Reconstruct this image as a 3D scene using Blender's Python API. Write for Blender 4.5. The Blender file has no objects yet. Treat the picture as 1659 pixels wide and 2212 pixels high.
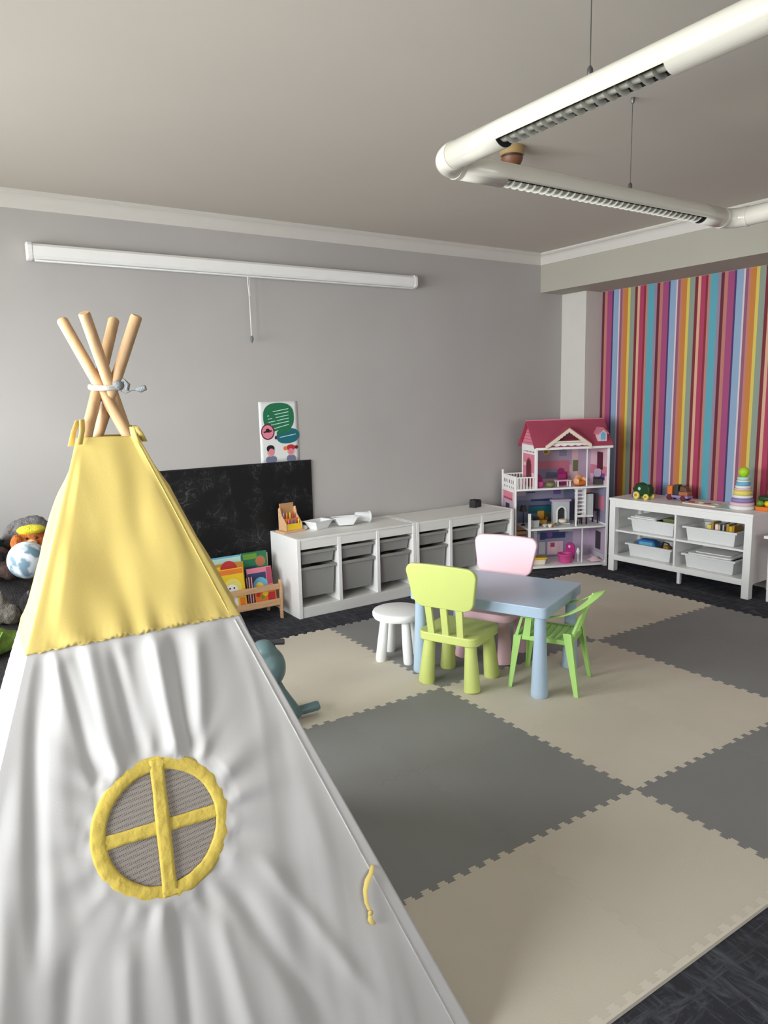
import bpy, bmesh, math, random
from mathutils import Vector, Matrix, noise
random.seed(7)
PI = math.pi
scene = bpy.context.scene
COL = scene.collection

# ------------------------------------------------------------------ materials
def lin(c):
    def f(v):
        v /= 255.0
        return v / 12.92 if v <= 0.04045 else ((v + 0.055) / 1.055) ** 2.4
    return (f(c[0]), f(c[1]), f(c[2]), 1.0)

def mat(name, rgb, rough=0.5, vary=0.0, vscale=8.0, bump=0.0, bscale=40.0, metal=0.0, spec=0.5,
        rgb2=None, detail=3.0, coat=0.0, trans=0.0, alpha=1.0, stretch=None, subsurf=0.0):
    m = bpy.data.materials.new(name)
    m.use_nodes = True
    nt = m.node_tree
    b = nt.nodes['Principled BSDF']
    b.inputs['Base Color'].default_value = lin(rgb)
    b.inputs['Roughness'].default_value = rough
    b.inputs['Metallic'].default_value = metal
    b.inputs['Specular IOR Level'].default_value = spec
    if coat: b.inputs['Coat Weight'].default_value = coat
    if trans: b.inputs['Transmission Weight'].default_value = trans
    if alpha < 1: b.inputs['Alpha'].default_value = alpha
    tc = nt.nodes.new('ShaderNodeTexCoord')
    vec = tc.outputs['Object']
    if stretch:
        mp = nt.nodes.new('ShaderNodeMapping')
        mp.inputs['Scale'].default_value = stretch
        nt.links.new(vec, mp.inputs['Vector'])
        vec = mp.outputs['Vector']
    n = nt.nodes.new('ShaderNodeTexNoise')
    n.inputs['Scale'].default_value = vscale
    n.inputs['Detail'].default_value = detail
    nt.links.new(vec, n.inputs['Vector'])
    r = nt.nodes.new('ShaderNodeValToRGB')
    a = lin(rgb)
    c2 = lin(rgb2) if rgb2 else tuple(min(1, a[i] * (1 - vary)) for i in range(3)) + (1,)
    c1 = a if rgb2 else tuple(min(1, a[i] * (1 + vary)) for i in range(3)) + (1,)
    r.color_ramp.elements[0].position = 0.35
    r.color_ramp.elements[1].position = 0.65
    r.color_ramp.elements[0].color = c2
    r.color_ramp.elements[1].color = c1
    nt.links.new(n.outputs['Fac'], r.inputs['Fac'])
    nt.links.new(r.outputs['Color'], b.inputs['Base Color'])
    if bump:
        n2 = nt.nodes.new('ShaderNodeTexNoise')
        n2.inputs['Scale'].default_value = bscale
        n2.inputs['Detail'].default_value = 4
        nt.links.new(vec, n2.inputs['Vector'])
        bp = nt.nodes.new('ShaderNodeBump')
        bp.inputs['Strength'].default_value = bump
        bp.inputs['Distance'].default_value = 0.01
        nt.links.new(n2.outputs['Fac'], bp.inputs['Height'])
        nt.links.new(bp.outputs['Normal'], b.inputs['Normal'])
    return m

M = {}
def plast(key, rgb, rough=0.4, vary=0.02, **k):
    M[key] = mat(key, rgb, rough, vary, **k)
    return M[key]
plast('wall_paint', (180, 177, 174), 0.9, 0.03, vscale=1.3, bump=0.04, bscale=120)
plast('unseen_wall_darkened', (150, 146, 142), 0.9, 0.03, vscale=1.3)  # unseen walls toned darker to cut bounced light in the room
plast('ceiling_paint', (204, 198, 188), 0.9, 0.02, vscale=0.8, bump=0.03, bscale=90)
plast('trim_paint', (212, 209, 202), 0.6, 0.01)
plast('beam_paint', (176, 172, 160), 0.85, 0.02, vscale=1.5, bump=0.03, bscale=120)
plast('white_lacquer', (246, 246, 244), 0.35, 0.01)
plast('white_wood', (232, 232, 227), 0.5, 0.02, vscale=3, stretch=(1, 12, 12), bump=0.02, bscale=20)
plast('white_plastic', (240, 240, 238), 0.35, 0.01)
plast('grey_bin', (150, 150, 147), 0.42, 0.02)
plast('pale_bin', (232, 234, 234), 0.4, 0.01)
plast('white_metal', (216, 213, 201), 0.22, 0.01, coat=0.3)
plast('louvre_metal', (206, 206, 196), 0.3, 0.05, metal=0.15)
plast('gap_shade', (26, 26, 25), 0.8, 0.05)  # near-black colour standing in for shade in gaps and lamp slots
plast('steel', (110, 110, 108), 0.4, 0.05, metal=0.8)
plast('blue_plastic', (176, 198, 218), 0.34, 0.01, bump=0.03, bscale=300)
plast('lime_plastic', (202, 213, 124), 0.38, 0.015, bump=0.03, bscale=300)
plast('pink_plastic', (230, 190, 199), 0.38, 0.01, bump=0.03, bscale=300)
plast('apple_green_plastic', (176, 222, 126), 0.38, 0.015)
plast('teal_plastic', (94, 118, 120), 0.35, 0.04, vscale=5)
plast('mat_beige', (212, 204, 187), 0.75, 0.025, vscale=2.5, bump=0.12, bscale=260)
plast('strip_beige', (222, 214, 198), 0.75, 0.02)
plast('strip_grey', (146, 146, 144), 0.7, 0.02)
plast('mat_grey', (136, 136, 134), 0.7, 0.03, vscale=2.5, bump=0.12, bscale=260)
plast('pole_wood', (192, 156, 114), 0.5, 0.14, vscale=3, stretch=(14, 14, 1.2), bump=0.03, bscale=20)
plast('rack_wood', (212, 170, 128), 0.5, 0.10, vscale=4, stretch=(2, 14, 14))
plast('canvas_white', (206, 204, 202), 0.92, 0.02, vscale=4, bump=0.05, bscale=420)
plast('canvas_yellow', (216, 193, 112), 0.9, 0.03, vscale=4, bump=0.05, bscale=420)
plast('trim_yellow', (222, 196, 92), 0.9, 0.05, vscale=14, bump=0.35, bscale=60)
plast('cord_white', (228, 226, 222), 0.9, 0.05, bump=0.4, bscale=300)
plast('cord_grey', (120, 124, 126), 0.9, 0.1, bump=0.4, bscale=300)
plast('black_board', (18, 18, 19), 0.55, 0.1)
plast('paper_white', (224, 226, 226), 0.8, 0.02)
for nm, c in dict(red=(190, 44, 48), crimson=(172, 72, 96), dark_red=(96, 26, 44), magenta=(180, 44, 124), hot_pink=(208, 76, 144),
                  rose=(222, 132, 152), pale_pink=(236, 200, 210), lilac=(190, 172, 194), lilac_grey=(150, 146, 172),
                  blue=(50, 120, 190), sky=(110, 186, 216), navy=(48, 58, 104), blue_grey=(112, 118, 146), teal=(20, 104, 118), deep_teal=(18, 70, 78),
                  green=(28, 112, 74), dark_green=(22, 66, 30), leaf=(104, 150, 48), lime=(176, 222, 40), olive=(120, 124, 84),
                  yellow=(240, 202, 34), pale_yellow=(236, 222, 110), orange=(232, 124, 40), peach=(240, 180, 130), brown=(112, 72, 48),
                  dark_brown=(58, 34, 30), tan=(196, 150, 104), gold=(190, 140, 40), black=(20, 20, 22), charcoal=(56, 56, 58),
                  grey=(128, 128, 128), pale_grey=(196, 198, 200), cream=(236, 226, 204), mint=(190, 228, 214), purple=(120, 84, 160),
                  violet=(150, 136, 190), silver=(190, 190, 190), old_tan=(160, 134, 88), skin=(226, 170, 150), terracotta=(172, 106, 72)).items():
    plast(nm, c, 0.5, 0.04)
for nm, c in dict(plush_grey=(120, 118, 120), plush_dark=(52, 50, 50), plush_brown=(70, 52, 46), plush_orange=(186, 104, 48), plush_yellow=(232, 220, 60),
                  plush_teal=(18, 66, 70), plush_taupe=(116, 110, 102), plush_green=(128, 160, 70), plush_black=(30, 26, 28)).items():
    plast(nm, c, 0.95, 0.22, vscale=40, bump=0.8, bscale=160)
M['ball_print'] = mat('ball_print', (214, 222, 228), 0.6, rgb2=(112, 140, 156), vscale=13, detail=2.5)
for nd in M['ball_print'].node_tree.nodes:
    if nd.type == 'VALTORGB': nd.color_ramp.elements[0].position = .46; nd.color_ramp.elements[1].position = .54
M['glass_pane'] = mat('glass_pane', (255, 255, 255), 0.02, trans=1.0)

def carpet_material():
    m = bpy.data.materials.new('carpet_charcoal'); m.use_nodes = True
    nt = m.node_tree; b = nt.nodes['Principled BSDF']; L = nt.links
    b.inputs['Roughness'].default_value = 0.9
    b.inputs['Specular IOR Level'].default_value = 0.25
    tc = nt.nodes.new('ShaderNodeTexCoord')
    cols = []
    for sc, ro in (((9, 1.6, 1), .5), ((1.4, 8, 1), .15), ((6, 1.2, 1), -.6)):
        mp = nt.nodes.new('ShaderNodeMapping'); mp.inputs['Scale'].default_value = sc
        mp.inputs['Rotation'].default_value = (0, 0, ro)
        L.new(tc.outputs['Object'], mp.inputs['Vector'])
        n = nt.nodes.new('ShaderNodeTexNoise'); n.inputs['Scale'].default_value = 2.6; n.inputs['Detail'].default_value = 6; n.inputs['Distortion'].default_value = 0.9
        n.inputs['Roughness'].default_value = 0.75
        L.new(mp.outputs['Vector'], n.inputs['Vector']); cols.append(n)
    mx = nt.nodes.new('ShaderNodeMath'); mx.operation = 'MAXIMUM'
    mx0 = nt.nodes.new('ShaderNodeMath'); mx0.operation = 'MAXIMUM'; L.new(cols[0].outputs['Fac'], mx0.inputs[0]); L.new(cols[1].outputs['Fac'], mx0.inputs[1]); L.new(mx0.outputs[0], mx.inputs[0]); L.new(cols[2].outputs['Fac'], mx.inputs[1])
    r = nt.nodes.new('ShaderNodeValToRGB')
    r.color_ramp.elements[0].position = 0.52; r.color_ramp.elements[0].color = lin((52, 53, 59))
    r.color_ramp.elements[1].position = 0.78; r.color_ramp.elements[1].color = lin((108, 110, 118))
    L.new(mx.outputs[0], r.inputs['Fac']); L.new(r.outputs['Color'], b.inputs['Base Color'])
    return m
M['carpet'] = carpet_material()

def stripe_material(y0, period):
    seq = [('804a5a', 0)]
    pat = [((112, 26, 44), 20), ((198, 118, 106), 22), ((172, 62, 120), 40), ((72, 44, 108), 13), ((136, 168, 204), 42), ((222, 202, 206), 10),
           ((150, 84, 116), 20), ((204, 120, 104), 15), ((214, 126, 42), 30), ((226, 202, 76), 20), ((140, 156, 138), 35), ((134, 28, 44), 20),
           ((228, 172, 134), 20), ((190, 48, 92), 30), ((150, 30, 48), 15), ((190, 128, 120), 18), ((78, 170, 190), 45), ((150, 132, 158), 22)]
    tot = float(sum(w for _, w in pat))
    m = bpy.data.materials.new('striped_wallpaper'); m.use_nodes = True
    nt = m.node_tree; b = nt.nodes['Principled BSDF']; L = nt.links
    b.inputs['Roughness'].default_value = 0.7
    tc = nt.nodes.new('ShaderNodeTexCoord'); sp = nt.nodes.new('ShaderNodeSeparateXYZ')
    L.new(tc.outputs['Object'], sp.inputs[0])
    a = nt.nodes.new('ShaderNodeMath'); a.operation = 'SUBTRACT'; a.inputs[0].default_value = y0; L.new(sp.outputs['Y'], a.inputs[1])
    d = nt.nodes.new('ShaderNodeMath'); d.operation = 'DIVIDE'; d.inputs[1].default_value = period; L.new(a.outputs[0], d.inputs[0])
    f = nt.nodes.new('ShaderNodeMath'); f.operation = 'FRACT'; L.new(d.outputs[0], f.inputs[0])
    r = nt.nodes.new('ShaderNodeValToRGB'); cr = r.color_ramp; cr.interpolation = 'CONSTANT'
    x = 0
    for i, (c, w) in enumerate(pat):
        c = tuple(.82 * v + .18 * (sum(c) / 3) for v in c); e = cr.elements[0] if i == 0 else (cr.elements[1] if i == 1 else cr.elements.new(x / tot))
        e.position = x / tot; e.color = lin(c); x += w
    L.new(f.outputs[0], r.inputs['Fac']); L.new(r.outputs['Color'], b.inputs['Base Color'])
    return m
M['stripes'] = stripe_material(-0.291, 0.565)

def chalk_material():
    m = bpy.data.materials.new('chalkboard'); m.use_nodes = True
    nt = m.node_tree; b = nt.nodes['Principled BSDF']; L = nt.links
    b.inputs['Roughness'].default_value = 0.6; b.inputs['Specular IOR Level'].default_value = 0.3
    tc = nt.nodes.new('ShaderNodeTexCoord')
    outs = []
    for k, (sc, rot, sk) in enumerate((((3.2, 1, 1.1), 0.6, 3.0), ((1.3, 1, 3.6), -0.5, 3.5), ((2.4, 1, 2.4), 1.2, 2.2))):
        mp = nt.nodes.new('ShaderNodeMapping'); mp.inputs['Scale'].default_value = sc; mp.inputs['Rotation'].default_value = (0, rot, 0)
        mp.inputs['Location'].default_value = (k * 3.1, 0, k * 1.7)
        L.new(tc.outputs['Object'], mp.inputs['Vector'])
        n = nt.nodes.new('ShaderNodeTexNoise'); n.inputs['Scale'].default_value = sk; n.inputs['Detail'].default_value = 0.8; n.inputs['Distortion'].default_value = 2.2
        L.new(mp.outputs['Vector'], n.inputs['Vector'])
        r = nt.nodes.new('ShaderNodeValToRGB'); cr = r.color_ramp
        cr.elements[0].position = 0.488; cr.elements[0].color = (0, 0, 0, 1)
        cr.elements[1].position = 0.5; cr.elements[1].color = (1, 1, 1, 1)
        e = cr.elements.new(0.512); e.color = (0, 0, 0, 1)
        L.new(n.outputs['Fac'], r.inputs['Fac']); outs.append(r.outputs['Color'])
    mx = nt.nodes.new('ShaderNodeMath'); mx.operation = 'MAXIMUM'; L.new(outs[0], mx.inputs[0]); L.new(outs[1], mx.inputs[1])
    mx2 = nt.nodes.new('ShaderNodeMath'); mx2.operation = 'MAXIMUM'; L.new(mx.outputs[0], mx2.inputs[0]); L.new(outs[2], mx2.inputs[1])
    sm = nt.nodes.new('ShaderNodeTexNoise'); sm.inputs['Scale'].default_value = 5; sm.inputs['Detail'].default_value = 3; L.new(tc.outputs['Object'], sm.inputs['Vector'])
    r2 = nt.nodes.new('ShaderNodeValToRGB'); r2.color_ramp.elements[0].position = 0.47; r2.color_ramp.elements[1].position = 0.72
    L.new(sm.outputs['Fac'], r2.inputs['Fac'])
    ml = nt.nodes.new('ShaderNodeMath'); ml.operation = 'MULTIPLY'; L.new(mx2.outputs[0], ml.inputs[0]); L.new(r2.outputs['Color'], ml.inputs[1])
    ad = nt.nodes.new('ShaderNodeMath'); ad.operation = 'MULTIPLY_ADD'; L.new(r2.outputs['Color'], ad.inputs[0]); ad.inputs[1].default_value = 0.07; L.new(ml.outputs[0], ad.inputs[2])
    mix = nt.nodes.new('ShaderNodeMix'); mix.data_type = 'RGBA'
    mix.inputs['A'].default_value = lin((15, 15, 16)); mix.inputs['B'].default_value = lin((100, 100, 102))
    L.new(ad.outputs[0], mix.inputs['Factor']); L.new(mix.outputs['Result'], b.inputs['Base Color'])
    return m
M['chalk'] = chalk_material()

def net_material():
    m = bpy.data.materials.new('window_net'); m.use_nodes = True
    nt = m.node_tree; b = nt.nodes['Principled BSDF']; L = nt.links
    b.inputs['Roughness'].default_value = 0.9
    tc = nt.nodes.new('ShaderNodeTexCoord')
    mp = nt.nodes.new('ShaderNodeMapping'); mp.inputs['Rotation'].default_value = (0, 0.2, 0); L.new(tc.outputs['Object'], mp.inputs['Vector'])
    v = nt.nodes.new('ShaderNodeTexVoronoi'); v.inputs['Scale'].default_value = 260; v.inputs['Randomness'].default_value = 0.15
    L.new(mp.outputs['Vector'], v.inputs['Vector'])
    r = nt.nodes.new('ShaderNodeValToRGB'); r.color_ramp.elements[0].position = 0.15; r.color_ramp.elements[0].color = lin((96, 88, 84))
    r.color_ramp.elements[1].position = 0.5; r.color_ramp.elements[1].color = lin((166, 158, 150))
    L.new(v.outputs['Distance'], r.inputs['Fac']); L.new(r.outputs['Color'], b.inputs['Base Color'])
    return m
M['net'] = net_material()

# ------------------------------------------------------------------ mesh helpers
class MB:
    def __init__(s): s.v = []; s.f = []; s.m = []
    def add(s, vs, fs, m=0, T=None):
        o = len(s.v)
        for q in vs:
            q = Vector(q)
            s.v.append(T @ q if T is not None else q)
        for q in fs: s.f.append([i + o for i in q]); s.m.append(m)
        return s
    def box(s, x0, x1, y0, y1, z0, z1, m=0, T=None, taper=None):
        x0, x1 = min(x0, x1), max(x0, x1); y0, y1 = min(y0, y1), max(y0, y1); z0, z1 = min(z0, z1), max(z0, z1)
        vs = [(x0, y0, z0), (x1, y0, z0), (x1, y1, z0), (x0, y1, z0), (x0, y0, z1), (x1, y0, z1), (x1, y1, z1), (x0, y1, z1)]
        if taper:
            cx, cy = (x0 + x1) / 2, (y0 + y1) / 2
            vs = [(cx + (a - cx) * taper, cy + (b - cy) * taper, c) if c == z0 else (a, b, c) for a, b, c in vs]
        return s.add(vs, [(0, 3, 2, 1), (4, 5, 6, 7), (0, 1, 5, 4), (1, 2, 6, 5), (2, 3, 7, 6), (3, 0, 4, 7)], m, T)
    def tube(s, path, r, n=12, m=0, T=None, cap=True, flat=1.0):
        P = [Vector(q) for q in path]; N = len(P)
        R = r if isinstance(r, (list, tuple)) else [r] * N
        vs = []; fs = []; up = None
        for i in range(N):
            t = (P[min(i + 1, N - 1)] - P[max(i - 1, 0)]).normalized()
            if up is None:
                a = Vector((0, 0, 1)) if abs(t.z) < 0.9 else Vector((1, 0, 0))
                up = (a - t * a.dot(t)).normalized()
            else:
                up = (up - t * up.dot(t)).normalized()
            sd = t.cross(up)
            for k in range(n):
                an = 2 * PI * k / n
                vs.append(P[i] + (sd * math.cos(an) + up * math.sin(an) * flat) * R[i])
        for i in range(N - 1):
            for k in range(n):
                a = i * n + k; b = i * n + (k + 1) % n
                fs.append((a, b, b + n, a + n))
        if cap: fs.append(tuple(range(n - 1, -1, -1))); fs.append(tuple((N - 1) * n + k for k in range(n)))
        return s.add(vs, fs, m, T)
    def lathe(s, prof, c=(0, 0, 0), n=24, m=0, T=None, cap=True):
        vs = []; fs = []; N = len(prof)
        for r, z in prof:
            for k in range(n):
                a = 2 * PI * k / n
                vs.append((c[0] + r * math.cos(a), c[1] + r * math.sin(a), c[2] + z))
        for i in range(N - 1):
            for k in range(n):
                a = i * n + k; b = i * n + (k + 1) % n
                fs.append((a, b, b + n, a + n))
        if cap: fs.append(tuple(range(n - 1, -1, -1))); fs.append(tuple((N - 1) * n + k for k in range(n)))
        return s.add(vs, fs, m, T)
    def prism(s, poly, h0, h1, m=0, T=None, axis='z'):
        n = len(poly); vs = []
        for h in (h0, h1):
            for a, b in poly:
                vs.append((a, b, h) if axis == 'z' else ((a, h, b) if axis == 'y' else (h, a, b)))
        fs = [tuple(range(n - 1, -1, -1)), tuple(range(n, 2 * n))] + [(i, (i + 1) % n, (i + 1) % n + n, i + n) for i in range(n)]
        return s.add(vs, fs, m, T)
    def ell(s, c, r, n=20, k=12, m=0, T=None, rot=None):
        if not isinstance(r, (list, tuple)): r = (r, r, r)
        vs = []; fs = []; Rm = rot.to_matrix() if rot is not None else None
        for i in range(k + 1):
            th = PI * i / k
            for j in range(n):
                ph = 2 * PI * j / n
                q = Vector((r[0] * math.sin(th) * math.cos(ph), r[1] * math.sin(th) * math.sin(ph), r[2] * math.cos(th)))
                if Rm: q = Rm @ q
                vs.append(Vector(c) + q)
        for i in range(k):
            for j in range(n):
                a = i * n + j; b = i * n + (j + 1) % n
                fs.append((a, a + n, b + n, b))
        return s.add(vs, fs, m, T)
    def grid(s, fn, nu, nv, m=0, keep=None):
        vs = [fn(i / nu, j / nv) for j in range(nv + 1) for i in range(nu + 1)]
        fs = []
        for j in range(nv):
            for i in range(nu):
                if keep and not keep((i + .5) / nu, (j + .5) / nv): continue
                a = j * (nu + 1) + i
                fs.append((a, a + 1, a + nu + 2, a + nu + 1))
        return s.add(vs, fs, m)
    def build(s, name, mats, parent=None, bevel=0.0, seg=2, smooth=35, solid=0.0, remesh=0.0, subd=0):
        me = bpy.data.meshes.new(name)
        me.from_pydata([tuple(q) for q in s.v], [], s.f)
        mats = mats if isinstance(mats, (list, tuple)) else [mats]
        for q in mats: me.materials.append(M[q] if isinstance(q, str) else q)
        for i, pgon in enumerate(me.polygons): pgon.material_index = s.m[i]
        bm = bmesh.new(); bm.from_mesh(me)
        bmesh.ops.remove_doubles(bm, verts=bm.verts, dist=2e-5)
        if bevel or remesh or not solid: bmesh.ops.recalc_face_normals(bm, faces=bm.faces)
        bm.to_mesh(me); bm.free()
        if smooth:
            for pgon in me.polygons: pgon.use_smooth = True
            me.set_sharp_from_angle(angle=math.radians(smooth))
        o = bpy.data.objects.new(name, me); COL.objects.link(o)
        if parent is not None: o.parent = parent
        if solid:
            q = o.modifiers.new('thickness', 'SOLIDIFY'); q.thickness = solid; q.offset = 0
        if remesh:
            q = o.modifiers.new('merge', 'REMESH'); q.mode = 'VOXEL'; q.voxel_size = remesh; q.use_smooth_shade = True
            q = o.modifiers.new('relax', 'SMOOTH'); q.iterations = 6; q.factor = 0.6
        if subd:
            q = o.modifiers.new('round', 'SUBSURF'); q.levels = subd; q.render_levels = subd
        if bevel:
            q = o.modifiers.new('edges', 'BEVEL'); q.width = bevel; q.segments = seg; q.limit_method = 'ANGLE'; q.angle_limit = math.radians(40)
            q.harden_normals = False
        return o

def tag(o, label, cat, group=None, kind=None):
    o['label'] = label; o['category'] = cat
    if group: o['group'] = group
    if kind: o['kind'] = kind
    return o
def thing(name, label, cat, loc=(0, 0, 0), rz=0.0, group=None, rot=None):
    o = bpy.data.objects.new(name, None); COL.objects.link(o)
    o.empty_display_size = 0.05
    o.location = loc; o.rotation_euler = rot if rot else (0, 0, rz)
    return tag(o, label, cat, group)
def struct(o):
    o['kind'] = 'structure'; return o
def dup(root, loc, rz, label, group=None):
    r = root.copy(); COL.objects.link(r); r.location = loc; r.rotation_euler = (0, 0, rz); r['label'] = label
    if group: r['group'] = group
    for ch in list(root.children):
        c = ch.copy(); COL.objects.link(c); c.parent = r
        for g in ch.children:
            d = g.copy(); COL.objects.link(d); d.parent = c
    return r
def rrect(w, h, r, n=6, cx=0, cy=0):
    pts = []
    for sx, sy, a0 in ((1, 1, 0), (-1, 1, 90), (-1, -1, 180), (1, -1, 270)):
        for k in range(n + 1):
            a = math.radians(a0 + 90 * k / n)
            pts.append((cx + sx * (w / 2 - r) + r * math.cos(a), cy + sy * (h / 2 - r) + r * math.sin(a)))
    return pts
def lerp(a, b, t): return a + (b - a) * t
def rotz(a): return Matrix.Rotation(a, 4, 'Z')
# ------------------------------------------------------------------ camera
CAM = Vector((-4.8129, -4.73266, 1.51012))
CR = Vector((0.835, -0.55, -0.023)); yaw, pitch, roll, FPX = 0.57908, 0.16193, -0.02359, 1545.8185
cf = Vector((math.sin(yaw) * math.cos(pitch), math.cos(yaw) * math.cos(pitch), -math.sin(pitch)))
cr0 = Vector((math.cos(yaw), -math.sin(yaw), 0)); cu0 = cr0.cross(cf)
CR = cr0 * math.cos(roll) + cu0 * math.sin(roll); CU = -cr0 * math.sin(roll) + cu0 * math.cos(roll)
camd = bpy.data.cameras.new('camera'); cam = bpy.data.objects.new('camera', camd); COL.objects.link(cam)
cam.matrix_world = Matrix(((CR.x, CU.x, -cf.x, CAM.x), (CR.y, CU.y, -cf.y, CAM.y), (CR.z, CU.z, -cf.z, CAM.z), (0, 0, 0, 1)))
camd.sensor_fit = 'HORIZONTAL'; camd.sensor_width = 36.0; camd.lens = FPX * 36.0 / 1659.0
camd.clip_start = 0.05; camd.clip_end = 60
scene.camera = cam

# ------------------------------------------------------------------ the room
CZ = 2.70; XR = 0.48; XL = -6.1; YF = -7.2
b = MB().box(XL - .12, XR + .12, YF - .12, .12, -.1, 0); struct(b.build('floor', 'carpet', smooth=0))
b = MB().box(XL - .12, XR + .12, YF - .12, .12, CZ, CZ + .1); struct(b.build('ceiling', 'ceiling_paint', smooth=0))
b = MB().box(XL - .12, XR + .12, 0, .12, 0, CZ); struct(b.build('wall_back', 'wall_paint', smooth=0))
# right wall: grey paint round a striped wallpaper field
b = MB(); yw0, yw1, zw = -0.2835, -4.6, 2.372
b.box(XR, XR + .12, yw0, 0, 0, CZ, 0); b.box(XR, XR + .12, YF, yw1, 0, CZ, 0)
b.box(XR, XR + .12, yw1, yw0, zw, CZ, 0); b.box(XR, XR + .12, yw1, yw0, 0, zw, 1)
struct(b.build('wall_right', ['wall_paint', 'stripes'], smooth=0))
def wall_with_openings(name, fixed0, fixed1, lo, hi, ops, axis):
    b = MB()
    def bx(a0, a1, z0, z1):
        if a1 - a0 < 1e-4 or z1 - z0 < 1e-4: return
        if axis == 'x': b.box(fixed0, fixed1, a0, a1, z0, z1)
        else: b.box(a0, a1, fixed0, fixed1, z0, z1)
    cur = lo
    for a0, a1, z0, z1 in ops:
        bx(cur, a0, 0, CZ); bx(a0, a1, 0, z0); bx(a0, a1, z1, CZ); cur = a1
    bx(cur, hi, 0, CZ)
    return struct(b.build(name, 'unseen_wall_darkened', smooth=0))
WZ0, WZ1 = 0.85, 2.25
left_ops = [(-4.2, -2.4, WZ0, WZ1), (-2.1, -0.55, WZ0, WZ1)]
front_ops = [(-5.6, -3.7, WZ0, WZ1), (-3.3, -1.4, WZ0, WZ1)]
wall_with_openings('wall_left', XL - .12, XL, YF, 0, left_ops, 'x')
wall_with_openings('wall_front', YF - .12, YF, XL - .12, XR + .12, front_ops, 'y')
def window(n, a0, a1, axis):
    b = MB(); w = .05; mid = (a0 + a1) / 2
    def bx(p0, p1, z0, z1, d0=.03, d1=.09):
        if axis == 'x': b.box(XL - d1, XL - d0, p0, p1, z0, z1)
        else: b.box(p0, p1, YF - d1, YF - d0, z0, z1)
    bx(a0, a1, WZ0, WZ0 + w); bx(a0, a1, WZ1 - w, WZ1); bx(a0, a0 + w, WZ0 + w, WZ1 - w); bx(a1 - w, a1, WZ0 + w, WZ1 - w); bx(mid - w / 2, mid + w / 2, WZ0 + w, WZ1 - w)
    return struct(b.build('window_%d' % n, 'white_lacquer', bevel=.004))
k = 1
for a0, a1, *_ in left_ops: window(k, a0, a1, 'x'); k += 1
for a0, a1, *_ in front_ops: window(k, a0, a1, 'y'); k += 1
# dropped beam over the recess, white pipe casing in the corner, cornice
ZB = 2.374
b = MB().box(0, XR, YF, 0, ZB, CZ); struct(b.build('trim_1', 'beam_paint', smooth=0))
b = MB().box(.274, XR, -.283, 0, 0, ZB); struct(b.build('trim_2', 'trim_paint', bevel=.003))
ZC = 2.607; cw = .062
prof = [(0, ZC), (.008, ZC), (.012, ZC + .012)] + [(.012 + (cw - .022) * (1 - math.cos(t * PI / 2 / 6)), ZC + .012 + .062 * math.sin(t * PI / 2 / 6)) for t in range(1, 7)] + [(cw - .006, ZC + .08), (cw, ZC + .08), (cw, CZ), (0, CZ)]
def cornice(n, a, b_, nrm):
    m = MB(); q = []
    for P, e in ((a, -1), (b_, 1)):
        for d, z in prof:
            al = Vector((b_[0] - a[0], b_[1] - a[1], 0)).normalized()
            off = Vector(nrm) * d
            q.append(Vector((P[0], P[1], 0)) + off + al * (-e * d if True else 0) + Vector((0, 0, z)))
    N = len(prof)
    m.add(q, [tuple(range(N - 1, -1, -1)), tuple(range(N, 2 * N))] + [(i, (i + 1) % N, (i + 1) % N + N, i + N) for i in range(N)])
    return struct(m.build('trim_%d' % n, 'trim_paint', smooth=25))
cornice(3, (XL, 0), (0, 0), (0, -1, 0)); cornice(4, (0, 0), (0, YF), (-1, 0, 0))
b = MB().box(XL, .274, -.012, 0, 0, .07); struct(b.build('baseboard_back', 'trim_paint', bevel=.003))
b = MB().box(XR - .012, XR, YF, -.283, 0, .07); struct(b.build('baseboard_right', 'trim_paint', bevel=.003))

# ------------------------------------------------------------------ light
def area(name, loc, target, sx, sy, power, color=(1, 1, 1)):
    l = bpy.data.lights.new(name, 'AREA'); l.shape = 'RECTANGLE'; l.size = sx; l.size_y = sy; l.energy = power; l.color = color
    o = bpy.data.objects.new(name, l); COL.objects.link(o); o.location = loc
    o.rotation_euler = (Vector(target) - Vector(loc)).to_track_quat('-Z', 'Y').to_euler()
    return o
area('sky_left', (-8.4, -2.4, 1.75), (-5.2, -2.4, 1.35), 6.5, 2.6, 1120, (0.95, 0.98, 1.0))
area('ground_fill_left', (-8.0, -2.4, -0.6), (-5.5, -2.4, 2.0), 6.5, 3.0, 260, (1.0, 0.94, 0.84))  # added upward lamp standing in for ground bounce, lifts the ceiling
area('sky_front', (-3.8, -9.2, 2.0), (-3.8, -6.5, 1.5), 5.0, 2.6, 190, (0.96, 0.98, 1.0))
area('ground_fill_front', (-3.5, -9.0, -0.6), (-3.5, -6.5, 2.0), 6.0, 2.6, 50, (1.0, 0.95, 0.87))  # weaker added lamp, the same ground bounce from the front side
w = bpy.data.worlds.new('world'); scene.world = w; w.use_nodes = True
nt = w.node_tree; bg = nt.nodes['Background']
sky = nt.nodes.new('ShaderNodeTexSky'); sky.sky_type = 'HOSEK_WILKIE'; sky.turbidity = 8
sky.sun_direction = (-0.5, -0.6, 0.6)
nt.links.new(sky.outputs['Color'], bg.inputs['Color']); bg.inputs['Strength'].default_value = 0.6
scene.view_settings.view_transform = 'Standard'
scene.view_settings.look = 'None'
scene.view_settings.exposure = 0.17
scene.cycles.use_adaptive_sampling = True; scene.cycles.adaptive_threshold = 0.03; scene.cycles.max_bounces = 8; scene.cycles.diffuse_bounces = 4
scene.cycles.sample_clamp_indirect = 6

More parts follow.
